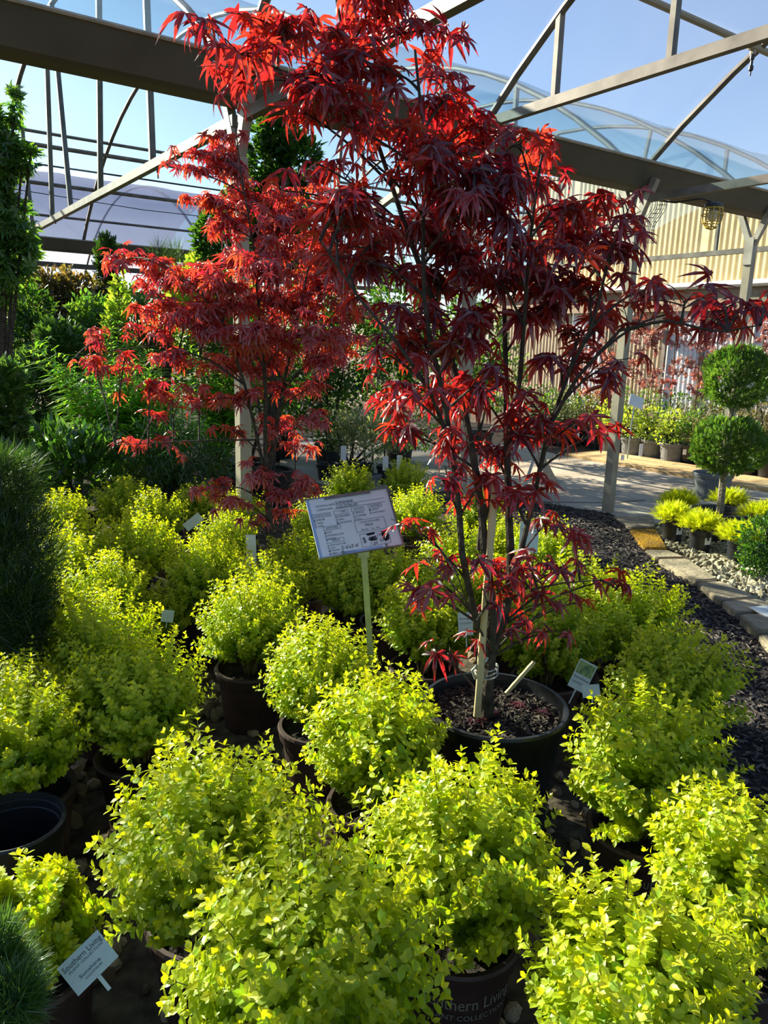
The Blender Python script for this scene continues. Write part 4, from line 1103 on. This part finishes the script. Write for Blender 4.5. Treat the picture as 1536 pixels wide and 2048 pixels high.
# ================================================================== PLANT TAGS
def tagcard(c, w, h, yaw, tilt, roll, label, mat='tagcard', lines_=(), photo=None, name='plant_tag'):
    R3 = Matrix.Rotation(yaw, 3, 'Z') @ Matrix.Rotation(-tilt, 3, 'X') @ Matrix.Rotation(-roll, 3, 'Y')
    x = np.array(R3 @ Vector((1, 0, 0))); z = np.array(R3 @ Vector((0, 0, 1))); nn = np.array(R3 @ Vector((0, -1, 0)))
    f = lambda a, b, o=0.0: c + x * (a - .5) * w + z * (.5 - b) * h + nn * o
    def bx(mb, x0, y0, x1, y1, o0, o1):
        q = [(x0, y0), (x1, y0), (x1, y1), (x0, y1)]
        mb.add([f(*p, o0) for p in q] + [f(*p, o1) for p in q], [[[0, 1, 2, 3], [7, 6, 5, 4], [0, 4, 5, 1], [1, 5, 6, 2], [2, 6, 7, 3], [3, 7, 4, 0]]]); return mb
    t = thing(name, c, label, 'tag')
    wpart('card', bx(MB(), 0, 0, 1, 1, -.0008, 0).mesh('card', M[mat]), t)
    wpart('spike', bx(MB(), .46, .98, .54, 1.5, -.001, 0).mesh('spike', M[mat]), t)
    if photo: wpart('printed_picture', bx(MB(), *photo, 0, .0006).mesh('printed_picture', M['tagphoto']), t)
    if lines_:
        mb = MB()
        for s, a, b, hh, ww in lines_: add_text(mb, s, hh * h, lambda p, q: f(a + p / w, b - q / h, .0009), ww * w)
        wpart('lettering', mb.mesh('lettering', M['greyink']), t)
    return t
SL = (('Southern Living', .05, .28, .24, .92), ('PLANT COLLECTION', .12, .40, .10, .8), ('Sunshine', .22, .70, .15, .5), ('LIGUSTRUM', .3, .82, .09, .4))
tagcard(atY(176, 1925, 1.04), .078, .056, .25, math.radians(35), math.radians(38), 'pale lettered tag among the leaves at lower left', lines_=SL)
tagcard(atY(1165, 1352, 2.30), .060, .10, -.3, math.radians(25), math.radians(-20), 'pale green tag with picture behind the right rim of the maple pot', photo=(.05, .05, .95, .48), lines_=(('Sunshine', .08, .64, .14, .84), ('LIGUSTRUM', .12, .80, .10, .7)))
tagcard(atY(1182, 1382, 2.2), .055, .040, -.2, math.radians(30), math.radians(10), 'small pale tag lying under the picture tag by the maple pot')
tagcard(atY(931, 1248, 2.62), .055, .085, .1, math.radians(15), math.radians(3), 'pale lettered tag standing behind the bamboo stake', lines_=(('Sunshine', .1, .3, .12, .8), ('LIGUSTRUM', .1, .5, .1, .8)))
tagcard(atY(1058, 1075, 2.9), .08, .12, .2, math.radians(15), math.radians(-6), 'grey green tag behind the front maple stems', lines_=(('Sunshine', .1, .3, .12, .8),))
tagcard(atY(386, 1044, 4.1), .11, .05, .1, math.radians(10), math.radians(40), 'pale slanted tag in the shade left of the small red maple')
tagcard(atY(335, 1232, 2.95), .05, .05, .3, math.radians(20), math.radians(-10), 'greyish tag in the dark gap between left shrubs')
tagcard(atY(540, 1700, 1.75), .03, .07, .1, math.radians(10), math.radians(4), 'narrow whitish tag beside the stones at lower middle', mat='whitecard')

# ================================================================== EMPTY BLACK POT, LEFT EDGE
ec = atz(22, 1640, .33); ec[2] = 0
ep = thing('empty_pot', ec, 'large empty black nursery pot at the left edge of the frame', 'pot')
put('pot', MB().lathe([(0, 0), (.095, 0), (.100, .01), (.116, .29), (.124, .295), (.127, .325), (.122, .33), (.119, .33), (.117, .312), (.114, .31), (.112, .292), (.110, .29), (.094, .012), (0, .012)], 48).mesh('pot', M['black_pot']), ep)
put('soil', disk(.092, .03, M['soil']), ep)

# ================================================================== BACKGROUND PLANTS
def ell_leaves(rng, ells, n, L, up=.4, droop=.0, out_w=.8, jitter=.45, shell=.55):
    """leaves over ellipsoid masses: (centre, (rx, ry, rz))"""
    vol = np.array([e[1][0] * e[1][2] for e in ells]); cnt = np.maximum(1, (n * vol / vol.sum()).astype(int))
    P, D = [], []
    for (c, r), k in zip(ells, cnt):
        dirs = rvec(rng, k); rr = shell + (1.06 - shell) * rng.random(k) ** .7
        lump = 1 + .13 * np.sin(dirs @ rng.normal(0, 4, 3) + rng.random() * 6) + .10 * np.sin(dirs @ rng.normal(0, 7, 3))
        P.append(np.asarray(c) + dirs * np.asarray(r) * (rr * lump)[:, None]); D.append(dirs)
    P = np.concatenate(P); D = np.concatenate(D); m = len(P)
    d = unit(D * out_w + np.array([0, 0, up - droop]) + rng.normal(0, jitter, (m, 3)))
    N = unit(np.array([0, 0, 1.0]) + D * .6 + rng.normal(0, .4, (m, 3)))
    ll = L * (.65 + .6 * rng.random(m))
    return P, frames(d, N, ll), rng.random(m)
BG = []
def bg_plant(name, base, ells, n, L, mat, label, cat='shrub', group=None, tm=None, pot=None, trunk=.02, seed=0, **kw):
    rng = np.random.default_rng(seed + 1000)
    base = np.array([base[0], base[1], 0.0])
    root = thing(name, base, label, cat, group)
    P, Fm, T, = ell_leaves(rng, ells, n, L, **kw)
    P[:, 2] = np.maximum(P[:, 2], .05)
    wpart('foliage', leaf_mesh(P, Fm, T, M[mat], tm=tm or [DIAM]), root, kind='stuff')
    z0 = .02
    if pot:
        rt, h, pm = pot
        put('pot', pot_mesh(rt, rt * .8, h, M[pm], 24), root); put('soil', disk(rt * .94, h - .03, M['soil'], k=18), root); z0 = h - .03
    tr = MB()
    for (c, r) in ells:
        q = np.array([base + [0, 0, z0], (base + [0, 0, z0] + c) / 2 + [0, 0, .1], np.asarray(c) + [0, 0, r[2] * .4]])
        tr.tube(resample(q, 7), np.linspace(trunk, trunk * .35, 7), 6)
    wpart('stem', tr.mesh('stem', M['bark']), root)
    BG.append((root, base))
    return root
def price_tag(p, me, label):
    """a tag belongs to the plant it hangs on"""
    rt = min(BG, key=lambda q: np.linalg.norm(q[1][:2] - p[:2]))[0]
    return wpart('price_tag', me, rt, label=label)
def E(x, y, Y, rx, ry, dep=None):
    """an ellipsoid mass seen at (x, y) at distance Y, radii given in photo pixels"""
    s = Y / FPX
    return (atY(x, y, Y), (rx * s, (dep if dep else rx * s * .9), ry * s))
# dark needled bush, left foreground
bg_plant('needled_bush', atY(20, 1330, 2.55), [E(10, 1150, 2.5, 105, 170), E(40, 1240, 2.4, 70, 110), E(0, 980, 2.6, 75, 90)], 26000, .06, 'needle_dark', 'dark fine needled evergreen bush at the left edge among yellow shrubs', tm=[needle(.045), needle(.06)], pot=(.16, .28, 'black_pot'), seed=1, up=.25, jitter=.5, shell=.35)
bg_plant('needled_bush', atY(0, 1990, .95), [E(-10, 1960, .95, 75, 140), E(30, 2010, .9, 50, 80)], 9000, .034, 'needle_mid', 'dark feathery evergreen in the lower left corner', tm=[needle(.06), needle(.08)], pot=(.09, .16, 'black_pot'), seed=2, up=.4, jitter=.5)
bg_plant('arborvitae', atY(0, 1000, 4.2), [E(0, 800, 4.2, 45, 70), E(-5, 900, 4.2, 50, 80), E(20, 960, 4.0, 55, 60)], 3600, .07, 'needle_mid', 'olive green column of scale leaves at the left edge', 'tree', tm=[SPRAY], pot=(.16, .28, 'black_pot'), seed=3, up=.6)
# tall tree upper left
bg_plant('green_maple', atY(-10, 900, 5.4), [E(-20, 260, 5.4, 36, 50), E(22, 300, 5.4, 30, 26), E(-14, 360, 5.4, 44, 60), E(8, 440, 5.4, 52, 40), E(0, 530, 5.4, 60, 60), E(44, 335, 5.4, 20, 12), E(30, 215, 5.4, 10, 36), E(62, 308, 5.4, 12, 9), E(45, 480, 5.4, 24, 24)], 1500, .085, 'mid_leaf', 'tall dark green tree at the upper left edge', 'tree', tm=[PALM5], pot=(.2, .35, 'black_pot'), seed=4, droop=.5, shell=.2, jitter=.6)
# hedge masses left
hed = [
 ('photinia', 110, 800, 8.6, [(110, 640, 70, 75), (90, 600, 50, 45), (160, 620, 45, 60)], 'bronze_leaf', .075, 2400, 'tall bronze leaved shrub in the left hedge below the far gutter'),
 ('holly', 30, 830, 7.6, [(30, 680, 70, 60), (20, 740, 60, 70), (60, 620, 40, 40)], 'dark_leaf', .06, 2600, 'dark glossy evergreen in the hedge at far left'),
 ('holly', 180, 820, 8.0, [(175, 700, 60, 60), (190, 640, 45, 40)], 'mid_leaf', .06, 1800, 'mid green bushy evergreen in the hedge beside the slim grey post'),
 ('cypress', 100, 900, 7.0, [(80, 780, 65, 70), (120, 700, 40, 50)], 'needle_mid', .09, 1600, 'soft dark conifer in front of the left hedge'),
 ('laurel_tree', 240, 830, 7.6, [(238, 600, 16, 40), (235, 660, 25, 45), (248, 720, 30, 40)], 'bright_leaf', .06, 700, 'slender yellow green upright shrub left of the small red maple crown'),
 ('holly', 280, 850, 8.2, [(275, 640, 35, 50), (285, 720, 45, 60)], 'mid_leaf', .06, 1400, 'green shrub behind the left side of the small red maple'),
 ('cypress', 215, 820, 8.8, [(215, 520, 14, 40), (216, 580, 18, 60), (218, 660, 24, 60)], 'needle_dark', .09, 900, 'narrow dark cypress beside the slim grey post'),
 ('pine', 330, 850, 7.6, [(318, 510, 14, 22), (340, 530, 22, 26), (352, 520, 12, 26), (330, 600, 30, 50)], 'needle_dark', .11, 1500, 'dark pine top above the small red maple crown'),
 ('camellia', 545, 880, 6.9, [(545, 258, 28, 20), (560, 280, 34, 26), (530, 330, 30, 40), (560, 400, 45, 50), (500, 430, 40, 40), (440, 480, 40, 50), (560, 480, 50, 50), (600, 330, 30, 40)], 'dark_leaf', .085, 2600, 'tall glossy camellia tree behind the two maples'),
 ('camellia', 430, 870, 7.2, [(420, 540, 40, 30), (450, 600, 50, 40), (380, 580, 40, 40)], 'bright_leaf', .08, 900, 'light green leafy shrub behind the small red maple crown'),
 ('holly', 660, 860, 9.0, [(640, 600, 60, 80), (700, 700, 70, 90), (620, 740, 60, 80)], 'dark_leaf', .07, 2600, 'dark evergreen mass behind the maples in the middle'),
 ('holly', 800, 850, 9.6, [(800, 640, 70, 90), (860, 740, 60, 70), (770, 740, 60, 70)], 'dark_leaf', .07, 2400, 'dark evergreen mass behind the tall maple stems'),
 ('holly', 960, 850, 10.5, [(950, 700, 60, 80), (990, 760, 60, 60), (930, 640, 40, 50)], 'mid_leaf', .07, 1600, 'green evergreen far behind the tall maple right stems'),
 ('holly', 300, 860, 9.4, [(300, 740, 80, 80), (240, 770, 60, 70), (350, 680, 60, 60)], 'mid_leaf', .075, 1700, 'dense green shrub far behind the willow leaved plant'),
 ('holly', 430, 860, 9.8, [(430, 740, 80, 80), (400, 660, 70, 70), (490, 800, 70, 60)], 'dark_leaf', .075, 1700, 'dense dark shrub far behind the small red maple centre'),
 ('holly', 560, 860, 9.6, [(560, 740, 80, 80), (540, 650, 60, 60), (600, 800, 70, 50)], 'dark_leaf', .075, 1700, 'dense dark shrub far behind the small red maple right side'),
 ('cleyera', 500, 900, 7.4, [(420, 640, 50, 60), (480, 700, 70, 70), (560, 760, 60, 60)], 'dark_leaf', .06, 1700, 'dark shrub directly behind the small red maple'),
]
for i, (nm, bx, by, Y, ls, mat, L, n, lab) in enumerate(hed):
    b = atz(bx, by, 0) if by > 720 else atY(bx, by, Y)
    base = atY(bx, by, Y)
    tm = [SPRAY] if 'needle' in mat else ([needle(.035)] if nm == 'pine' else [LEAF[0], DIAM])
    if nm == 'pine': tm = [needle(.03)]
    bg_plant(nm, base, [E(x, y, Y, rx * 1.08, ry * 1.05) for x, y, rx, ry in ls], int(n * 1.9), L, mat, lab, 'shrub', tm=tm, pot=(.19, .33, 'black_pot'), seed=20 + i, up=.45)
# glossy laurel
bg_plant('laurel', atY(150, 1010, 5.2), [E(120, 900, 5.2, 85, 45), E(160, 950, 5.1, 80, 55), E(90, 950, 5.2, 60, 50), E(190, 900, 5.2, 50, 35)], 1500, .10, 'dark_leaf', 'dark glossy laurel bush with long leaves, left, behind the yellow shrubs', tm=[lance(.30, .15)], pot=(.19, .3, 'black_pot'), seed=50, up=.7, jitter=.35)
# fine leaved shrub
bg_plant('fine_leaved_shrub', atY(330, 1010, 5.6), [E(330, 900, 5.6, 95, 55), E(280, 940, 5.5, 70, 55), E(400, 930, 5.6, 70, 50)], 3800, .075, 'dark_leaf', 'dense narrow leaved dark green shrub left of the small maple trunk', tm=[lance(.14, .3)], pot=(.2, .3, 'black_pot'), seed=51, up=.3, droop=.3)
# willow leaved stems
def stem_plant(base, n, hgt, spr, L, label, seed, xs, mat='willow_leaf'):
    rng = np.random.default_rng(seed)
    root = thing('willow_leaved_plant', np.r_[base[:2], 0], label, 'plant')
    put('pot', pot_mesh(.18, .15, .3, M['black_pot'], 24), root); put('soil', disk(.17, .27, M['soil']), root)
    lf, stm = MB(), MB()
    for i in range(n):
        b = np.r_[base[:2], .27] + np.r_[rng.normal(0, .05, 2), 0]
        tx, ty, dY = xs[i % len(xs)]
        tip = atY(tx + rng.normal(0, 12), ty + rng.normal(0, 14), base[1] + rng.normal(0, .25))
        mid = b * .4 + tip * .6; mid[:2] = b[:2] * .55 + tip[:2] * .45; mid[2] = b[2] + (tip[2] - b[2]) * .6
        t = np.linspace(0, 1, 26)[:, None]
        c = (1 - t) ** 2 * b + 2 * t * (1 - t) * mid + t * t * tip
        stm.tube(c[::4], np.linspace(.006, .002, len(c[::4])), 5, caps=False)
        q = c[6:]; m_ = len(q); m_ = m_ * 2; q = np.repeat(q, 2, 0) + rng.normal(0, .008, (m_, 3))
        a = np.arange(m_) * 2.4 + rng.random()
        tg = unit(np.gradient(c, axis=0))[6:]; tg = np.repeat(tg, 2, 0)
        h = np.c_[np.cos(a), np.sin(a), np.zeros(m_)]
        f = np.linspace(1, .5, m_)
        d = unit(h + tg * .55 + np.array([0, 0, .05]) + rng.normal(0, .15, (m_, 3)))
        lf.inst(lance(.15, .4), frames(d, np.tile([0, 0, 1.], (m_, 1)) + h * .2, L * f * (.8 + .4 * rng.random(m_)), L * f), q, rng.random(m_))
    put('foliage', lf.mesh('foliage', M[mat]), root, (-base[0], -base[1], 0), kind='stuff')
    put('stem', stm.mesh('stem', M['twig']), root, (-base[0], -base[1], 0))
stem_plant(atY(260, 960, 6.2), 90, 0, 0, .25, 'tall willow leaved green plant with many upright stems on the left', 61, [(75, 690, 0), (130, 740, 0), (180, 750, 0), (215, 740, 0), (260, 735, 0), (310, 740, 0), (350, 780, 0), (120, 800, 0), (190, 800, 0), (250, 800, 0), (310, 820, 0), (370, 830, 0), (410, 860, 0), (150, 860, 0), (230, 850, 0)])
stem_plant(atY(440, 930, 6.9), 40, 0, 0, .24, 'willow leaved green plant behind the left half of the small red maple', 63, [(400, 700, 0), (440, 690, 0), (480, 700, 0), (380, 760, 0), (430, 780, 0), (500, 760, 0), (520, 720, 0), (460, 820, 0)])
stem_plant(atY(235, 880, 7.4), 18, 0, 0, .19, 'willow leaved stems rising behind the small maple left branch', 62, [(215, 650, 0), (235, 640, 0), (265, 680, 0), (290, 700, 0), (240, 690, 0)])

# ---- pale variegated shrubs and little pots behind the sign
ml_ = [(655, 926, .12, .20), (680, 930, .085, .19), (706, 934, .085, .17), (730, 926, .09, .20), (746, 948, .085, .14), (770, 930, .085, .22), (798, 930, .08, .2)]
labs = ['widest black pot with a dull shrub in the row behind the sign', 'second small black pot with a pale variegated shrub behind the sign', 'third small black pot with a pale variegated shrub behind the sign', 'fourth small black pot with a pale shrub behind the sign', 'small grey pot standing forward of the row behind the sign', 'tall slim black pot with white label behind the sign', 'last small black pot at the right of the row behind the sign']
for i, (x, y, r, h) in enumerate(ml_):
    b = atz(x, y, h); Y = b[1]
    bg_plant('potted_shrub', b, [E(x, y - 55, Y, 26, 30), E(x - 6, y - 85, Y, 20, 24)], 420, .045, 'pale_leaf' if i else 'dark_leaf', labs[i], 'shrub', 'small pots behind the sign', tm=[DIAM], pot=(r, h, 'grey_pot' if i == 4 else 'black_pot'), seed=70 + i, trunk=.008)
for i, (x, y) in enumerate(((687, 906), (771, 927), (799, 925))):
    p = atY(x, y, 7.3)
    price_tag(p, MB().bar(p + [0, 0, .07], p - [0, 0, .07], .055, .003, up=(0, 1, 0)).mesh('price_tag', M['whitecard']), 'white hang tag')
bg_plant('holly', atY(700, 880, 9.0), [E(660, 850, 9.0, 60, 45), E(720, 830, 9.2, 60, 50), E(800, 850, 9.2, 60, 50), E(860, 870, 9.0, 50, 40)], 2200, .055, 'mid_leaf', 'row of grey green shrubs behind the small pots', seed=81)

# ---- row of potted shrubs beyond the boardwalk
row = [(1100, 889, 'mid_leaf'), (1126, 892, 'pale_leaf'), (1163, 890, 'mid_leaf'), (1190, 898, 'bronze_leaf'), (1217, 908, 'bright_leaf'), (1262, 915, 'bright_leaf'), (1303, 920, 'bright_leaf'), (1342, 928, 'bright_leaf'), (1378, 931, 'mid_leaf'), (1412, 938, 'olive_leaf'), (1452, 946, 'olive_leaf'), (1492, 955, 'olive_leaf'), (1536, 962, 'olive_leaf')]
for i, (x, y, mat) in enumerate(row):
    b = atz(x, y, 0); Y = b[1]; r = .155 + .02 * RNG.random()
    k = ['first', 'second', 'third', 'fourth', 'fifth', 'sixth', 'seventh', 'eighth', 'ninth', 'tenth', 'eleventh', 'twelfth', 'thirteenth'][i]
    ty = y - 62
    bg_plant('potted_shrub', b, [E(x, ty, Y, 30, 24), E(x + 4, ty - 22, Y, 24, 24)], 560, .05, mat, f'{k} potted shrub from the maple in the row beyond the boardwalk', 'shrub', 'potted shrubs beyond the boardwalk', tm=[DIAM, LEAF[0]], pot=(r, .29, 'grey_pot' if i in (4, 5, 6, 7, 9) else 'black_pot'), seed=90 + i, trunk=.01)
# second row behind
row2 = [(1080, 850, 'mid_leaf'), (1130, 848, 'mid_leaf'), (1180, 850, 'pale_leaf'), (1235, 852, 'mid_leaf'), (1290, 855, 'mid_leaf'), (1345, 862, 'dark_leaf'), (1400, 868, 'mid_leaf'), (1455, 872, 'olive_leaf'), (1510, 880, 'olive_leaf')]
for i, (x, y, mat) in enumerate(row2):
    b = atz(x, y + 22, 0); Y = b[1]
    k = ['first', 'second', 'third', 'fourth', 'fifth', 'sixth', 'seventh', 'eighth', 'ninth'][i]
    bg_plant('potted_shrub', b, [E(x, y - 30, Y, 34, 26), E(x + 10, y - 55, Y, 26, 22)], 520, .06, mat, f'{k} shrub from the left in the second row close to the shed', 'shrub', 'second row of shrubs near the shed', tm=[DIAM], pot=(.17, .3, 'black_pot'), seed=120 + i, trunk=.01)
# weeping grass-like shrubs, far right
for i, (x, y) in enumerate(((1400, 830), (1520, 830))):
    Y = 10.6
    bg_plant('weeping_shrub', atY(x, 930, Y), [E(x, y, Y, 50, 36), E(x + 20, y + 35, Y, 45, 40)], 1500, .10, 'olive_leaf', ['olive weeping fine leaved shrub left of the topiary', 'olive weeping fine leaved shrub at the right edge behind the topiary'][i], tm=[lance(.10, .4)], pot=(.17, .3, 'black_pot'), seed=140 + i, up=.2, droop=.5)
# young red trees
reds = [(1215, 700), (1265, 690), (1300, 670), (1345, 690), (1395, 705), (1430, 690), (1520, 700), (1160, 720)]
for i, (x, y) in enumerate(reds):
    Y = 11.4 + .5 * (i % 3)
    b = atY(x - 12, 870, Y)
    root = thing('young_red_tree', np.r_[b[:2], 0], f'{["first","second","third","fourth","fifth","sixth","seventh","eighth"][i]} thin young tree with sparse pinkish leaves before the white shed doors', 'tree', 'young red trees before the shed')
    rng = np.random.default_rng(160 + i)
    put('pot', pot_mesh(.17, .14, .3, M['black_pot'], 24), root); put('soil', disk(.16, .27, M['soil'], k=18), root)
    top = atY(x + 8, y - 40, Y); bb = np.r_[b[:2], .27]
    st = resample([bb, bb * .5 + top * .5 + [.02, 0, 0], top], 12)
    tr = MB().tube(st, np.linspace(.014, .004, 12), 6); P, D = [], []
    for k in range(22):
        s = st[int(rng.integers(4, 12))]; h = rng.normal(size=3); h[2] = abs(h[2]) * .5 + .2; h = unit(h); L = .12 + .22 * rng.random()
        e = s + h * L; tr.tube([s, s + h * L * .5 + [0, 0, .01], e], [.004, .003, .0015], 4, caps=False)
        for j in range(17):
            P.append(s + h * L * rng.uniform(.25, 1.1) + rng.normal(0, .025, 3)); D.append(unit(rng.normal(size=3) + h * .5 - np.array([0, 0, .3])))
    P, D = np.array(P), np.array(D)
    put('stem', tr.mesh('stem', M['twig']), root, (-b[0], -b[1], 0))
    ll = .062 * (.7 + .5 * rng.random(len(P)))
    put('foliage', leaf_mesh(P, frames(D, rvec(rng, len(P)), ll), rng.random(len(P)), M['pink_leaf'], tm=[PALM5]), root, (-b[0], -b[1], 0), kind='stuff')

# ---- topiary with its pot
tc_ = atY(1442, 1020, 5.95)
troot = thing('topiary', np.r_[tc_[:2], 0], 'green topiary with two clipped balls on one trunk, in a black pot', 'topiary')
th = float(tc_[2])
put('pot', pot_mesh(.22, .18, th, M['black_pot'], 40), troot); put('soil', disk(.21, th - .04, M['soil']), troot)
def ball(c, r, n, seed):
    rng = np.random.default_rng(seed)
    d = rvec(rng, n); rr = .78 + .26 * rng.random(n) ** .6; lump = 1 + .05 * np.sin(d @ rng.normal(0, 6, 3)) + .04 * np.sin(d @ rng.normal(0, 9, 3))
    # slightly squared clipping
    sq = 1 / np.maximum((np.abs(d) ** 3.2).sum(1) ** (1 / 3.2), .1)
    P = c + d * np.asarray(r) * (rr * lump * sq ** .55)[:, None]
    dd = unit(d * .7 + np.array([0, 0, .75]) + rng.normal(0, .28, (n, 3))); N = unit(np.cross(dd, rvec(rng, n)))
    ll = .045 * (.7 + .6 * rng.random(n))
    return leaf_mesh(P, frames(dd, N, ll), rng.random(n), M['needle_top'], tm=[SPRAY])
s = 5.95 / FPX * 1.03
wpart('lower_ball', ball(atY(1456, 893, 5.95), (60 * s, 60 * s, 50 * s), 3600, 1), troot, kind='stuff')
wpart('upper_ball', ball(atY(1473, 755, 5.95), (51 * s, 51 * s, 52 * s), 3000, 2), troot, kind='stuff')
wpart('trunk', MB().tube(resample([atY(1440, 1024, 5.95), atY(1444, 980, 5.95), atY(1452, 900, 5.95), atY(1463, 820, 5.95), atY(1472, 760, 5.95)], 12), np.linspace(.030, .018, 12), 8).mesh('trunk', M['bark_pale']), troot)

# ---- gold junipers
def juniper_mesh(seed, n=900):
    rng = np.random.default_rng(seed)
    mb = MB()
    a = rng.random(n) * 6.28; el = np.arcsin(rng.random(n) ** .8)
    d = np.c_[np.cos(a) * np.cos(el), np.sin(a) * np.cos(el), np.sin(el) * .7]
    P = np.array([0, 0, .20]) + d * np.array([.15, .15, .14]) * (.35 + .65 * rng.random(n))[:, None]
    dd = unit(d + np.array([0, 0, .15]) + rng.normal(0, .3, (n, 3)))
    mb.inst(spray(9, .07), frames(dd, np.tile([0, 0, 1.], (n, 1)) + rng.normal(0, .5, (n, 3)), .06 * (.7 + .7 * rng.random(n)), .05 * np.ones(n)), P, rng.random(n))
    return mb.mesh('foliage', M['juniper'])
JPOT = pot_mesh(.085, .072, .19, M['black_pot'], 28, .006); JSOIL = disk(.08, .17, M['soil'], k=18); JF = [juniper_mesh(i) for i in range(3)]
JCARD = MB().bar((-.0, -.0795, .14), (-.0, -.0775, .085), .055, .002, up=(0, 1, 0)).mesh('label', M['whitecard'])
jun = [(1342, 1085, 'yellow juniper leftmost in the ring of small pots, half over the stones', 1), (1397, 1106, 'yellow juniper with white pot label, middle front of the ring under the topiary', 1), (1474, 1131, 'yellow juniper with white pot label, nearest the gravel at right', 1), (1352, 1052, 'yellow juniper behind the leftmost one near the grey pot', 0), (1452, 1048, 'yellow juniper behind the topiary pot', 0), (1512, 1085, 'yellow juniper right of the topiary pot beside the dark bush', 0), (1545, 1075, 'yellow juniper cut by the right frame edge', 0)]
for i, (x, y, lab, card_) in enumerate(jun):
    b = atz(x, y, 0)
    r = thing('potted_juniper', b, lab, 'juniper', 'yellow junipers around the topiary')
    pt = put('pot', JPOT, r); put('soil', JSOIL, r); put('foliage', JF[i % 3], r, (0, 0, .0), RNG.random() * 6, kind='stuff')
    if card_: put('label', JCARD, pt, rotz=.35)
bg_plant('dark_bush', atz(1530, 1140, 0), [E(1530, 1085, 4.9, 50, 55), E(1510, 1120, 4.85, 32, 35)], 1500, .035, 'dark_leaf', 'dark small leaved bush at the right edge beside the gravel', tm=[DIAM], pot=(.1, .16, 'black_pot'), seed=171)
# ---- empty grey pot behind the topiary
gp = atz(1420, 1000, 0)
gr = thing('empty_pot', gp, 'empty grey nursery pot on the concrete behind the topiary', 'pot')
gh = float(atY(1420, 945, gp[1])[2])
put('pot', pot_mesh(.19, .165, gh, M['grey_pot'], 40, .012), gr)
# ---- white sign on stake, beyond the post
ws = atY(1272, 803, 10.2)
wsn = thing('plant_sign', np.r_[ws[:2], 0], 'plain white sign on a thin stake behind the tan post', 'sign')
wpart('board', MB().bar(ws + [.03, .05, .07], ws - [.02, .05, .07], .20, .006, up=(0, 1, 0)).mesh('board', M['whitecard']), wsn)
wpart('stake', MB().bar(ws - [.03, .03, .05], np.r_[(ws - [.06, .05, 0])[:2], 0], .018, .01, up=(0, 1, 0)).mesh('stake', M['zinc']), wsn)
# hang tags in the far row
for i, (x, y) in enumerate(((1282, 900), (1245, 915), (1369, 904), (1155, 870))):
    p = atY(x, y, 9.7)
    price_tag(p, MB().bar(p + [0, 0, .08 if i == 0 else .035], p - [0, 0, .08 if i == 0 else .035], .045, .003, up=(0, 1, 0)).mesh('price_tag', M['whitecard']), 'white hang tag')
# ---- leaning A-frame board behind the maple
af = atz(1078, 985, 0)
afr = thing('sandwich_board', af, 'weathered wooden A-frame board on the concrete behind the front maple', 'sandwich board')
a0 = atY(1072, 905, af[1])
wpart('front_panel', MB().bar(atz(1040, 1000, .0), a0, .03, .30, up=unit(a0 - EYE)).mesh('front_panel', M['oldwood']), afr)
wpart('rear_panel', MB().bar(atz(1112, 975, .0), a0 + [.02, .02, 0], .09, .02, up=(0, 1, 0)).mesh('rear_panel', M['oldwood']), afr)
# grey slab on the stones at the right edge
gs = atz(1540, 1218, .07)
put('sign_plate', MB().bar(gs + [-.10, -.06, 0], gs + [.2, -.02, .02], .16, .006).mesh('sign_plate', M['whitecard']), label='flat white plate lying on the stone edge at the right frame edge', cat='plate')

# sanity: unlabelled prototypes never remain
for o in list(COL.objects):
    if o.get('label') == '-': o['label'] = 'golden privet shrub in the back rows'
